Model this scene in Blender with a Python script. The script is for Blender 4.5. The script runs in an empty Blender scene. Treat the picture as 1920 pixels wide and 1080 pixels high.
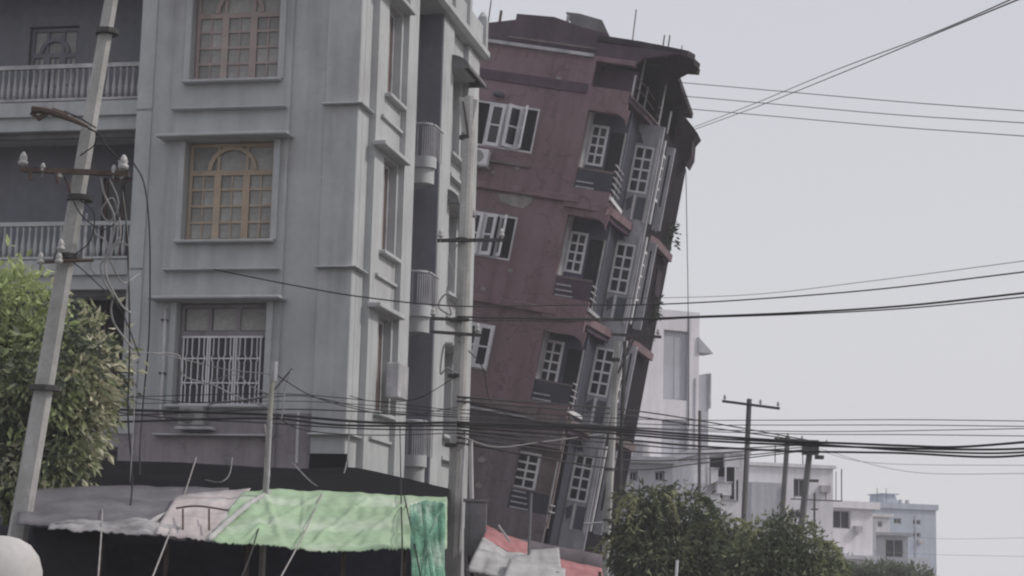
import bpy, bmesh, math, random
from math import radians, sin, cos, pi
from mathutils import Vector, Matrix
from mathutils.noise import noise as noise3

random.seed(7)
scene = bpy.context.scene
COL = scene.collection

# ------------------------------------------------------------------ camera
FPX, PITCH, ROLL, EYE = 3600.0, radians(9.0), radians(1.5), 1.6
CAM = Vector((0, 0, EYE))
FW = Vector((0, cos(PITCH), sin(PITCH)))
R0 = Vector((1, 0, 0)); U0 = Vector((0, -sin(PITCH), cos(PITCH)))
RT = R0 * cos(ROLL) + U0 * sin(ROLL)
UP = U0 * cos(ROLL) - R0 * sin(ROLL)
cd = bpy.data.cameras.new('camera'); cam = bpy.data.objects.new('camera', cd); COL.objects.link(cam)
cd.sensor_width = 36.0; cd.lens = FPX / 1920 * 36.0; cd.clip_end = 4000; cd.clip_start = 0.1
m = Matrix((RT, UP, -FW)).transposed().to_4x4(); m.translation = CAM
cam.matrix_world = m
scene.camera = cam

# ------------------------------------------------------------------ sky, sun, exposure
SUN_AZ, SUN_EL = radians(92), radians(42)          # azimuth from +Y towards +X
world = bpy.data.worlds.new('World'); scene.world = world; world.use_nodes = True
nt = world.node_tree; nt.nodes.clear()
sky = nt.nodes.new('ShaderNodeTexSky'); sky.sky_type = 'NISHITA'; sky.sun_disc = False
sky.sun_elevation = SUN_EL; sky.sun_rotation = SUN_AZ
sky.air_density = 1.0; sky.dust_density = 6.0; sky.ozone_density = 1.0
sc_ = nt.nodes.new('ShaderNodeVectorMath'); sc_.operation = 'SCALE'; sc_.inputs['Scale'].default_value = 0.10
mix = nt.nodes.new('ShaderNodeMix'); mix.data_type = 'RGBA'; mix.inputs[0].default_value = 0.93
tcw = nt.nodes.new('ShaderNodeTexCoord'); sxyz = nt.nodes.new('ShaderNodeSeparateXYZ'); rmp = nt.nodes.new('ShaderNodeValToRGB')
rmp.color_ramp.elements[0].position = 0.0; rmp.color_ramp.elements[0].color = (0.745, 0.743, 0.768, 1)   # hazy white low down
rmp.color_ramp.elements[1].position = 0.34; rmp.color_ramp.elements[1].color = (0.638, 0.646, 0.70, 1)    # even grey-white overhead
nt.links.new(tcw.outputs['Generated'], sxyz.inputs[0]); nt.links.new(sxyz.outputs[2], rmp.inputs[0]); nt.links.new(rmp.outputs[0], mix.inputs[7])
bg = nt.nodes.new('ShaderNodeBackground'); bg.inputs['Strength'].default_value = 1.0
ow = nt.nodes.new('ShaderNodeOutputWorld')
nt.links.new(sky.outputs[0], sc_.inputs[0]); nt.links.new(sc_.outputs[0], mix.inputs[6])
nt.links.new(mix.outputs[2], bg.inputs[0]); nt.links.new(bg.outputs[0], ow.inputs[0])
sd = bpy.data.lights.new('sun', 'SUN'); sd.energy = 1.9; sd.angle = radians(8); sd.color = (1.0, 0.96, 0.9)
sun = bpy.data.objects.new('sun', sd); COL.objects.link(sun)
sdir = Vector((sin(SUN_AZ) * cos(SUN_EL), cos(SUN_AZ) * cos(SUN_EL), sin(SUN_EL)))
sun.rotation_euler = (-sdir).to_track_quat('-Z', 'Y').to_euler(); sun.location = (30, 10, 40)
vs = scene.view_settings
vs.view_transform = 'Standard'; vs.look = 'None'; vs.exposure = 0.0; vs.gamma = 1.0; vs.use_curve_mapping = False
scene.cycles.filter_width = 2.2
scene.cycles.max_bounces = 6; scene.cycles.volume_bounces = 1


# ------------------------------------------------------------------ where a line of sight meets the place
def ray(u, v): return FW + RT * ((u - 960) / FPX) - UP * ((v - 540) / FPX)
def at(u, v, Y):
    d = ray(u, v); return CAM + d * (Y / d.y)

class Frame:
    def __init__(s, o, yaw, tilt=0.0):
        ex = Vector((cos(yaw), -sin(yaw), 0)); z = Vector((0, 0, 1))
        s.ey = Vector((sin(yaw), cos(yaw), 0))
        s.ex = ex * cos(tilt) - z * sin(tilt); s.ez = ex * sin(tilt) + z * cos(tilt); s.o = Vector(o)
    def mat(s):
        M = Matrix((s.ex, s.ey, s.ez)).transposed().to_4x4(); M.translation = s.o; return M
    def loc(s, u, v, ax, val):
        d = ray(u, v); c = CAM - s.o; n = (s.ex, s.ey, s.ez)[ax]
        P = c + d * ((val - c.dot(n)) / d.dot(n))
        return Vector((P.dot(s.ex), P.dot(s.ey), P.dot(s.ez)))
    def w(s, x, y, z): return s.o + s.ex * x + s.ey * y + s.ez * z


# ------------------------------------------------------------------ materials
def mat(name, col, rough=0.85, var=0.15, scale=2.0, streak=0.0, stain=0.0, crack=0.0, bump=0.0, metal=0.0, spec=0.15, objvar=0.0, dirt=None, dirt_amt=0.0, dirt_scale=0.7):
    M = bpy.data.materials.new(name); M.use_nodes = True
    n = M.node_tree; b = n.nodes['Principled BSDF']
    b.inputs['Roughness'].default_value = rough; b.inputs['Metallic'].default_value = metal
    b.inputs['Specular IOR Level'].default_value = spec
    tc = n.nodes.new('ShaderNodeTexCoord')
    def noise(sc, detail=6, mapping=None):
        t = n.nodes.new('ShaderNodeTexNoise'); t.inputs['Scale'].default_value = sc; t.inputs['Detail'].default_value = detail
        if mapping:
            mp = n.nodes.new('ShaderNodeMapping'); mp.inputs['Scale'].default_value = mapping
            n.links.new(tc.outputs['Object'], mp.inputs[0]); n.links.new(mp.outputs[0], t.inputs[0])
        else: n.links.new(tc.outputs['Object'], t.inputs[0])
        return t
    def mult(prev, fac_node, lo, hi):
        mr = n.nodes.new('ShaderNodeMapRange'); mr.inputs[1].default_value = 0.3; mr.inputs[2].default_value = 0.7
        mr.inputs[3].default_value = lo; mr.inputs[4].default_value = hi
        n.links.new(fac_node.outputs[0], mr.inputs[0])
        mx = n.nodes.new('ShaderNodeVectorMath'); mx.operation = 'SCALE'
        n.links.new(prev, mx.inputs[0]); n.links.new(mr.outputs[0], mx.inputs['Scale'])
        return mx.outputs[0]
    rgb = n.nodes.new('ShaderNodeRGB'); rgb.outputs[0].default_value = (*col, 1)
    out = rgb.outputs[0]
    if dirt:
        t = noise(dirt_scale, 8)
        cr = n.nodes.new('ShaderNodeMapRange'); cr.inputs[1].default_value = 0.48; cr.inputs[2].default_value = 0.68
        cr.inputs[4].default_value = dirt_amt
        n.links.new(t.outputs[0], cr.inputs[0])
        mx = n.nodes.new('ShaderNodeMix'); mx.data_type = 'RGBA'; mx.inputs[7].default_value = (*dirt, 1)
        n.links.new(cr.outputs[0], mx.inputs[0]); n.links.new(out, mx.inputs[6]); out = mx.outputs[2]
    if var: out = mult(out, noise(scale), 1 - var, 1 + var * 0.6)
    if var: out = mult(out, noise(scale * 9, 3), 1 - var * 0.5, 1 + var * 0.4)
    if streak: out = mult(out, noise(1.0, 5, (2.6, 2.6, 0.22)), 1 - streak, 1.06)
    if objvar:                                   # each pane its own tone
        oi = n.nodes.new('ShaderNodeObjectInfo'); mr = n.nodes.new('ShaderNodeMapRange')
        mr.inputs[3].default_value = 1 - objvar; mr.inputs[4].default_value = 1 + objvar
        n.links.new(oi.outputs['Random'], mr.inputs[0])
        mx = n.nodes.new('ShaderNodeVectorMath'); mx.operation = 'SCALE'
        n.links.new(out, mx.inputs[0]); n.links.new(mr.outputs[0], mx.inputs['Scale']); out = mx.outputs[0]
    if stain:                                    # long run stains here and there
        t1 = noise(1.0, 4, (3.4, 3.4, 0.18)); t2 = noise(0.45, 3)
        ml = n.nodes.new('ShaderNodeMath'); ml.operation = 'MULTIPLY'
        n.links.new(t1.outputs[0], ml.inputs[0]); n.links.new(t2.outputs[0], ml.inputs[1])
        mr = n.nodes.new('ShaderNodeMapRange'); mr.inputs[1].default_value = 0.26; mr.inputs[2].default_value = 0.40
        mr.inputs[3].default_value = 1.0; mr.inputs[4].default_value = 1 - stain
        n.links.new(ml.outputs[0], mr.inputs[0])
        mx = n.nodes.new('ShaderNodeVectorMath'); mx.operation = 'SCALE'
        n.links.new(out, mx.inputs[0]); n.links.new(mr.outputs[0], mx.inputs['Scale']); out = mx.outputs[0]
    if crack:
        vo = n.nodes.new('ShaderNodeTexVoronoi'); vo.feature = 'DISTANCE_TO_EDGE'; vo.inputs['Scale'].default_value = 0.55
        wz = noise(2.2, 5); va = n.nodes.new('ShaderNodeVectorMath'); va.operation = 'ADD'
        n.links.new(tc.outputs['Object'], va.inputs[0]); n.links.new(wz.outputs['Color'], va.inputs[1]); n.links.new(va.outputs[0], vo.inputs['Vector'])
        mr = n.nodes.new('ShaderNodeMapRange'); mr.inputs[1].default_value = 0.0; mr.inputs[2].default_value = 0.018
        mr.inputs[3].default_value = 1 - crack; mr.inputs[4].default_value = 1.0
        n.links.new(vo.outputs[0], mr.inputs[0])
        mx = n.nodes.new('ShaderNodeVectorMath'); mx.operation = 'SCALE'
        n.links.new(out, mx.inputs[0]); n.links.new(mr.outputs[0], mx.inputs['Scale']); out = mx.outputs[0]
    n.links.new(out, b.inputs['Base Color'])
    if bump:
        bp = n.nodes.new('ShaderNodeBump'); bp.inputs['Strength'].default_value = bump; bp.inputs['Distance'].default_value = 0.02
        n.links.new(noise(scale * 14, 4).outputs[0], bp.inputs['Height']); n.links.new(bp.outputs[0], b.inputs['Normal'])
    return M

def glass(name, col, rough=0.25):
    return mat(name, col, rough=rough, var=0.25, scale=1.5, spec=0.45, objvar=0.28)

def leaf_mat(name):
    M = bpy.data.materials.new(name); M.use_nodes = True; n = M.node_tree; b = n.nodes['Principled BSDF']
    a = n.nodes.new('ShaderNodeAttribute'); a.attribute_name = 'tint'
    n.links.new(a.outputs['Color'], b.inputs['Base Color']); b.inputs['Roughness'].default_value = 0.6
    b.inputs['Specular IOR Level'].default_value = 0.3
    tr = n.nodes.new('ShaderNodeBsdfTranslucent'); n.links.new(a.outputs['Color'], tr.inputs[0])
    mx = n.nodes.new('ShaderNodeMixShader'); mx.inputs[0].default_value = 0.3
    o = n.nodes['Material Output']
    n.links.new(b.outputs[0], mx.inputs[1]); n.links.new(tr.outputs[0], mx.inputs[2]); n.links.new(mx.outputs[0], o.inputs[0])
    return M

M = {}
M['grey'] = mat('grey_plaster', (0.465, 0.475, 0.48), var=0.08, scale=0.6, streak=0.06, stain=0.22, crack=0.05, bump=0.12, dirt=(0.34, 0.325, 0.33), dirt_amt=0.45)
M['greylow'] = mat('grimy_lower_plaster', (0.315, 0.285, 0.305), var=0.12, scale=0.6, streak=0.10, stain=0.3, crack=0.2, bump=0.15, dirt=(0.22, 0.20, 0.215), dirt_amt=0.6)
M['greytrim'] = mat('grey_trim_paint', (0.46, 0.47, 0.48), var=0.10, scale=1.5, streak=0.08, bump=0.1)
M['brown'] = mat('brown_plaster', (0.228, 0.157, 0.174), var=0.12, scale=0.6, streak=0.10, stain=0.22, crack=0.30, bump=0.2, dirt=(0.20, 0.15, 0.145), dirt_amt=0.5, dirt_scale=0.5)
M['browndark'] = mat('dark_brown_paint', (0.105, 0.073, 0.098), var=0.2, scale=1.2, streak=0.2, bump=0.2)
M['brownlow'] = mat('grimy_render', (0.20, 0.172, 0.188), crack=0.3, stain=0.25, var=0.2, scale=0.9, streak=0.2, bump=0.2)
M['ledge'] = mat('weathered_ledge', (0.20, 0.165, 0.165), var=0.3, scale=2.2, streak=0.2, bump=0.2)
M['patch'] = mat('bare_cement', (0.30, 0.28, 0.27), var=0.3, scale=4, bump=0.3)
M['bay'] = mat('pale_bay_paint', (0.44, 0.44, 0.48), var=0.2, scale=1.6, streak=0.25, bump=0.15)
M['white'] = mat('white_frame_paint', (0.78, 0.77, 0.79), rough=0.6, var=0.12, scale=5, streak=0.1)
M['whitedull'] = mat('chalky_white', (0.50, 0.49, 0.51), var=0.25, scale=2.5, streak=0.3)
M['glass'] = glass('dark_glass', (0.022, 0.020, 0.026))
M['glassgrey'] = glass('dusty_glass', (0.30, 0.295, 0.285), 0.45)
M['pinkwood'] = mat('faded_pink_wood', (0.42, 0.34, 0.325), var=0.15, scale=3, streak=0.15)
M['tanwood'] = mat('tan_wood', (0.46, 0.37, 0.285), var=0.15, scale=3, streak=0.15)
M['brownwood'] = mat('brown_shutter', (0.20, 0.13, 0.11), var=0.2, scale=3, streak=0.2)
M['darkin'] = mat('dark_interior', (0.035, 0.033, 0.038), var=0.2, spec=0.1)
M['wing'] = mat('shade_darkened_wing', (0.185, 0.19, 0.222), var=0.12, scale=0.7, streak=0.1, bump=0.1, dirt=(0.19, 0.175, 0.19), dirt_amt=0.6)  # recess shade painted in as a darker wall colour
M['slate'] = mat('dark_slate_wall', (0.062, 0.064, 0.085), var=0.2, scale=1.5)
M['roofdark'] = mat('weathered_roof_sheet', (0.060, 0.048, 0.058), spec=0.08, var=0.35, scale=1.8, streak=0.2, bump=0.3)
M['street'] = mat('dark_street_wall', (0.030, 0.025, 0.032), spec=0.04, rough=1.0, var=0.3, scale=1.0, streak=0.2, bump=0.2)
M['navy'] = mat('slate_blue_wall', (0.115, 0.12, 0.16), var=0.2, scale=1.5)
M['concrete'] = mat('pole_concrete', (0.50, 0.49, 0.475), var=0.18, scale=1.8, streak=0.25, bump=0.25, dirt=(0.22, 0.21, 0.19), dirt_amt=0.5, dirt_scale=1.2)
M['concdark'] = mat('old_pole_concrete', (0.20, 0.195, 0.20), var=0.2, scale=2, streak=0.25, bump=0.2)
M['steel'] = mat('dark_steel', (0.075, 0.072, 0.072), rough=0.6, var=0.3, scale=4, metal=0.3)
M['rust'] = mat('rusty_steel', (0.10, 0.075, 0.065), rough=0.8, var=0.35, scale=5)
M['galv'] = mat('galvanised_sheet', (0.22, 0.215, 0.225), rough=0.55, var=0.2, scale=2, streak=0.25)
M['rubber'] = mat('cable_rubber', (0.035, 0.034, 0.036), rough=0.7, var=0.2, scale=2)
M['greycable'] = mat('grey_cable', (0.30, 0.29, 0.29), rough=0.7, var=0.2, scale=2)
M['porcelain'] = mat('porcelain', (0.42, 0.41, 0.40), rough=0.4, var=0.06, scale=6, spec=0.5)
M['pipe'] = mat('white_pipe', (0.55, 0.54, 0.55), rough=0.5, var=0.15, scale=3, streak=0.2)
M['greentarp'] = mat('green_tarp', (0.37, 0.50, 0.33), rough=0.55, var=0.16, scale=1.4, dirt=(0.56, 0.62, 0.52), dirt_amt=0.7, dirt_scale=1.1)
M['greytarp'] = mat('grey_tarp', (0.15, 0.142, 0.158), rough=0.65, var=0.22, scale=1.5, dirt=(0.24, 0.235, 0.24), dirt_amt=0.6, dirt_scale=1.2)
M['pinktarp'] = mat('pale_pink_tarp', (0.52, 0.465, 0.465), rough=0.65, var=0.2, scale=2.0)
M['hem'] = mat('grimy_hem_cloth', (0.34, 0.33, 0.335), rough=0.7, var=0.35, scale=3.0, dirt=(0.16, 0.155, 0.16), dirt_amt=0.7, dirt_scale=2.5)
M['whitetarp'] = mat('white_tarp', (0.43, 0.425, 0.42), rough=0.6, var=0.2, scale=2.0)
M['redtarp'] = mat('faded_red_tarp', (0.42, 0.185, 0.19), rough=0.6, var=0.2, scale=2.0)
M['greennet'] = mat('green_net', (0.16, 0.33, 0.235), rough=0.7, var=0.5, scale=3.5, dirt=(0.42, 0.55, 0.46), dirt_amt=0.9, dirt_scale=3)
M['black'] = mat('black_shadow_fill', (0.012, 0.011, 0.014), rough=0.95, var=0.3, scale=1.5, spec=0.05)  # near-black standing in for the ground-floor shadow
M['darkblue'] = mat('dark_blue_shade_fill', (0.024, 0.025, 0.036), rough=0.85, var=0.4, scale=1.0, spec=0.1)  # darkness of the stall shade put into the colour
M['rope'] = mat('pale_rope', (0.36, 0.34, 0.33), var=0.2, scale=5)
M['bamboo'] = mat('weathered_bamboo', (0.33, 0.31, 0.29), var=0.25, scale=3)
M['bark'] = mat('bark', (0.10, 0.08, 0.06), var=0.3, scale=6, bump=0.5)
M['farwhite'] = mat('far_white_wall', (0.74, 0.72, 0.76), var=0.08, scale=0.5, streak=0.12)
M['fargrey'] = mat('far_grey_wall', (0.46, 0.46, 0.51), var=0.10, scale=0.5, streak=0.12)
M['farblue'] = mat('far_bluegrey_wall', (0.45, 0.49, 0.57), var=0.1, scale=0.4, streak=0.1)
M['asphalt'] = mat('asphalt', (0.055, 0.054, 0.055), var=0.2, scale=0.8, bump=0.3)
M['paving'] = mat('paving', (0.145, 0.14, 0.135), var=0.2, scale=0.8, bump=0.2)
M['earth'] = mat('dusty_earth', (0.14, 0.13, 0.115), var=0.2, scale=0.05)
M['paint'] = mat('road_paint', (0.7, 0.7, 0.68), var=0.25, scale=3)
M['helmet'] = mat('white_helmet_shell', (0.52, 0.50, 0.49), rough=0.8, var=0.12, scale=5, spec=0.1)
M['skin'] = mat('skin', (0.36, 0.21, 0.15), rough=0.6, var=0.08)
M['shirt'] = mat('dark_shirt', (0.05, 0.055, 0.075), var=0.2)
M['leaf'] = leaf_mat('leaves')


# ------------------------------------------------------------------ mesh helpers
class MB:
    def __init__(s): s.v = []; s.f = []
    def add(s, vs_, fs):
        o = len(s.v); s.v += [tuple(p) for p in vs_]; s.f += [tuple(i + o for i in f) for f in fs]; return s
    def box(s, x0, x1, y0, y1, z0, z1):
        return s.add([(x0, y0, z0), (x1, y0, z0), (x1, y1, z0), (x0, y1, z0), (x0, y0, z1), (x1, y0, z1), (x1, y1, z1), (x0, y1, z1)],
                     [(3, 2, 1, 0), (4, 5, 6, 7), (0, 1, 5, 4), (1, 2, 6, 5), (2, 3, 7, 6), (3, 0, 4, 7)])
    def prism(s, poly, a, b, axis='y'):
        n = len(poly)
        def P(p, t):
            return {'y': (p[0], t, p[1]), 'z': (p[0], p[1], t), 'x': (t, p[0], p[1])}[axis]
        return s.add([P(p, a) for p in poly] + [P(p, b) for p in poly],
                     [tuple(range(n))[::-1], tuple(range(n, 2 * n))] + [(i, (i + 1) % n, n + (i + 1) % n, n + i) for i in range(n)])
    def tube(s, pts, r, n=6, rot=0.0, flat=1.0):
        pts = [Vector(p) for p in pts]; k = len(pts)
        rs = r if isinstance(r, (list, tuple)) else [r] * k
        vs_, fs = [], []
        for i, p in enumerate(pts):
            t = (pts[min(i + 1, k - 1)] - pts[max(i - 1, 0)]).normalized()
            ref = Vector((0, 1, 0)) if abs(t.y) < 0.9 else Vector((1, 0, 0))
            a = t.cross(ref).normalized(); b = t.cross(a).normalized()
            for j in range(n):
                q = 2 * pi * j / n + rot; vs_.append(p + (a * cos(q) + b * sin(q) * flat) * rs[i])
        for i in range(k - 1):
            for j in range(n):
                fs.append((i * n + j, i * n + (j + 1) % n, (i + 1) * n + (j + 1) % n, (i + 1) * n + j))
        fs.append(tuple(range(n))[::-1]); fs.append(tuple(range((k - 1) * n, k * n)))
        return s.add(vs_, fs)
    def lathe(s, prof, c=(0, 0, 0), n=12, axis=Vector((0, 0, 1))):
        q = axis.to_track_quat('Z', 'Y'); c = Vector(c); k = len(prof); vs_, fs = [], []
        for r, z in prof:
            for j in range(n):
                a = 2 * pi * j / n; vs_.append(c + q @ Vector((r * cos(a), r * sin(a), z)))
        for i in range(k - 1):
            for j in range(n): fs.append((i * n + j, i * n + (j + 1) % n, (i + 1) * n + (j + 1) % n, (i + 1) * n + j))
        fs.append(tuple(range(n))[::-1]); fs.append(tuple(range((k - 1) * n, k * n)))
        return s.add(vs_, fs)
    def wall(s, x0, x1, z0, z1, holes, y0, y1):
        """a wall slab from y0 (face) to y1 with rectangular openings (hx0,hx1,hz0,hz1) cut through, reveals included"""
        xs = sorted({x0, x1, *[h[0] for h in holes], *[h[1] for h in holes]}); zs = sorted({z0, z1, *[h[2] for h in holes], *[h[3] for h in holes]})
        xs = [x for x in xs if x0 <= x <= x1]; zs = [z for z in zs if z0 <= z <= z1]
        def solid(i, j):
            if i < 0 or j < 0 or i >= len(xs) - 1 or j >= len(zs) - 1: return False
            cx = (xs[i] + xs[i + 1]) / 2; cz = (zs[j] + zs[j + 1]) / 2
            return not any(h[0] < cx < h[1] and h[2] < cz < h[3] for h in holes)
        for i in range(len(xs) - 1):
            for j in range(len(zs) - 1):
                if not solid(i, j): continue
                a, b, c, d = xs[i], xs[i + 1], zs[j], zs[j + 1]
                s.add([(a, y0, c), (b, y0, c), (b, y0, d), (a, y0, d)], [(0, 1, 2, 3)])
                s.add([(a, y1, c), (b, y1, c), (b, y1, d), (a, y1, d)], [(3, 2, 1, 0)])
                if not solid(i - 1, j): s.add([(a, y0, c), (a, y0, d), (a, y1, d), (a, y1, c)], [(0, 1, 2, 3)])
                if not solid(i + 1, j): s.add([(b, y0, c), (b, y1, c), (b, y1, d), (b, y0, d)], [(0, 1, 2, 3)])
                if not solid(i, j - 1): s.add([(a, y0, c), (a, y1, c), (b, y1, c), (b, y0, c)], [(0, 1, 2, 3)])
                if not solid(i, j + 1): s.add([(a, y0, d), (b, y0, d), (b, y1, d), (a, y1, d)], [(0, 1, 2, 3)])
        return s
    def mesh(s, name, smooth=False, merge=False):
        me = bpy.data.meshes.new(name); me.from_pydata(s.v, [], s.f)
        bm = bmesh.new(); bm.from_mesh(me)
        if merge: bmesh.ops.remove_doubles(bm, verts=bm.verts, dist=1e-4)
        bmesh.ops.recalc_face_normals(bm, faces=bm.faces)
        if smooth:
            for f_ in bm.faces: f_.smooth = True
        bm.to_mesh(me); bm.free(); return me
    def build(s, name, m_, parent=None, loc=(0, 0, 0), rz=0.0, smooth=False, bevel=0.0):
        return obj(name, s.mesh(name, smooth), m_, parent, loc, rz, bevel)

def obj(name, me, m_, parent=None, loc=(0, 0, 0), rz=0.0, bevel=0.0):
    o = bpy.data.objects.new(name, me); COL.objects.link(o)
    if not me.materials: me.materials.append(M[m_] if isinstance(m_, str) else m_)
    o.location = loc; o.rotation_euler = (0, 0, rz)
    if parent: o.parent = parent
    if bevel:
        b = o.modifiers.new('bevel', 'BEVEL'); b.width = bevel; b.segments = 1; b.limit_method = 'ANGLE'
    return o

def tag(o, label, cat=None, group=None, kind=None):
    if label: o['label'] = label
    if cat: o['category'] = cat
    if group: o['group'] = group
    if kind: o['kind'] = kind
    return o

def thing(name, label, cat, matrix=None, loc=None, group=None):
    o = bpy.data.objects.new(name, None); COL.objects.link(o); o.empty_display_size = 0.3
    if matrix is not None: o.matrix_world = matrix
    if loc is not None: o.location = loc
    return tag(o, label, cat, group)

_pane = {}
def pane_obj(w, h, m_, parent, x, y, z, name='pane'):
    k = (round(w, 3), round(h, 3), m_)
    if k not in _pane: _pane[k] = MB().box(-w / 2, w / 2, 0, 0.012, -h / 2, h / 2).mesh(name)
    return obj(name, _pane[k], m_, parent, (x, y, z))

def window(parent, x, z, w, h, y=0.0, rz=0.0, cols=2, rows=4, bar=0.05, mull=None, fm='white', pm='glass', depth=0.07, name='window', loc=None, skip_panes=False):
    """framed window; x,z its lower left corner in the parent's frame; panes are sub-parts"""
    mull = mull or bar * 0.7
    b = MB()
    b.box(0, bar, 0, depth, 0, h).box(w - bar, w, 0, depth, 0, h).box(bar, w - bar, 0, depth, 0, bar).box(bar, w - bar, 0, depth, h - bar, h)
    iw, ih = w - 2 * bar, h - 2 * bar
    for c in range(1, cols):
        cx = bar + iw * c / cols; b.box(cx - mull / 2, cx + mull / 2, 0.008, depth - 0.008, bar, h - bar)
    for r in range(1, rows):
        cz = bar + ih * r / rows; b.box(bar, w - bar, 0.014, depth - 0.014, cz - mull / 2, cz + mull / 2)
    o = b.build(name, fm, parent, loc if loc else (x, y, z), rz)
    if not skip_panes:
        for c in range(cols):
            for r in range(rows):
                pane_obj(iw / cols - mull * 0.9, ih / rows - mull * 0.9, pm, o, bar + iw * (c + 0.5) / cols, depth * 0.45, bar + ih * (r + 0.5) / rows)
    return o

def spline(pts, n=8):
    P = [Vector(p) for p in pts]
    if len(P) < 3: return [P[0].lerp(P[1], i / n) for i in range(n + 1)]
    P = [P[0] * 2 - P[1]] + P + [P[-1] * 2 - P[-2]]; out = []
    for i in range(1, len(P) - 2):
        a, b, c, d = P[i - 1:i + 3]
        for k in range(n):
            t = k / n
            out.append(0.5 * (2 * b + (c - a) * t + (2 * a - 5 * b + 4 * c - d) * t * t + (3 * b - a - 3 * c + d) * t ** 3))
    out.append(P[-2]); return out

def line_tube(pix, r, n=5, seg=8):
    return MB().tube(spline([at(*p) for p in pix], seg), r, n)

def cable(pix, r, label, group=None, m_='rubber', name='power_cable', cat='cable', seg=8):
    return tag(line_tube(pix, r, 5, seg).build(name, m_, smooth=True), label, cat, group)


# ================================================================== THE SETTING
def sheet(name, x0, x1, y0, y1, z, m_, n=1):
    b = MB()
    for i in range(n):
        for j in range(n):
            a, c = x0 + (x1 - x0) * i / n, x0 + (x1 - x0) * (i + 1) / n; d, e = y0 + (y1 - y0) * j / n, y0 + (y1 - y0) * (j + 1) / n
            b.add([(a, d, z), (c, d, z), (c, e, z), (a, e, z)], [(0, 1, 2, 3)])
    return tag(b.build(name, m_), None, kind='structure')

sheet('ground', -1500, 1500, -600, 2500, 0.0, 'earth')
sheet('road', -120, 120, -4, 18, 0.006, 'asphalt')
for i in range(-6, 7):
    tag(MB().box(i * 6 - 1.2, i * 6 + 1.2, 6.9, 7.05, 0.010, 0.012).build('road_marking', 'paint'), None, kind='structure')
tag(MB().box(-120, 120, 18, 18.25, 0.0, 0.15).build('kerb', 'paving'), None, kind='structure')
tag(MB().box(-120, 120, 18.252, 36.2, -0.1, 0.13).build('pavement', 'paving'), None, kind='structure')

# ================================================================== GREY APARTMENT BUILDING
go = at(674, 200, 39.0); go.z = 0
G = Frame(go, radians(12))
gb = thing('apartment_building', 'grey plastered apartment building standing upright, with balconies on its left, left of the leaning one', 'building', G.mat())
GZ = [1.80, 5.25, 8.70, 12.15]           # window sill heights; window tops 2.15 above
XL = -4.94
holes = [(-3.76, -1.80, z, z + 2.15) for z in GZ[1:]]
ZM = 5.10
MB().wall(XL, -0.75, ZM + 0.001, 15.3, holes, 0.0, 0.28).build('front_wall', 'grey', gb)
MB().wall(XL, -0.75, -0.1, ZM, holes, 0.0, 0.28).build('lower_wall', 'greylow', gb)
MB().wall(-4.15, -1.50, ZM + 0.001, 15.3, holes, -0.07, 0.001).build('bay_panel', 'grey', gb)
MB().wall(-4.15, -1.50, 3.4, ZM, [], -0.07, 0.001).build('lower_bay_panel', 'greylow', gb)
MB().box(-0.75, 0.0, -0.05, 0.28, -0.1, 15.3).build('corner_pier', 'grey', gb, bevel=0.02)
for z in GZ[1:]:
    MB().box(-3.88, -1.70, -0.27, 0.02, z - 0.06, z).build('sill', 'greytrim', gb, bevel=0.015)
    MB().box(-4.10, -1.55, -0.26, -0.06, z - 0.64, z - 0.605).build('drip_ledge', 'greytrim', gb, bevel=0.01)
    MB().box(-4.30, -1.40, -0.48, 0.001, z + 2.17, z + 2.235).build('hood', 'greytrim', gb, bevel=0.015)
    MB().box(-3.90, -3.765, -0.12, -0.069, z, z + 2.16).build('jamb', 'greytrim', gb, bevel=0.01)
    MB().box(-1.795, -1.66, -0.12, -0.069, z, z + 2.16).build('jamb', 'greytrim', gb, bevel=0.01)
    MB().box(-0.78, 0.12, -0.20, 0.72, z - 0.60, z - 0.565).build('corner_band', 'greytrim', gb, bevel=0.01)
    MB().box(-4.94, -4.60, -0.035, 0.01, z - 0.60, z + 2.9).build('edge_strip', 'greytrim', gb)

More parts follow.
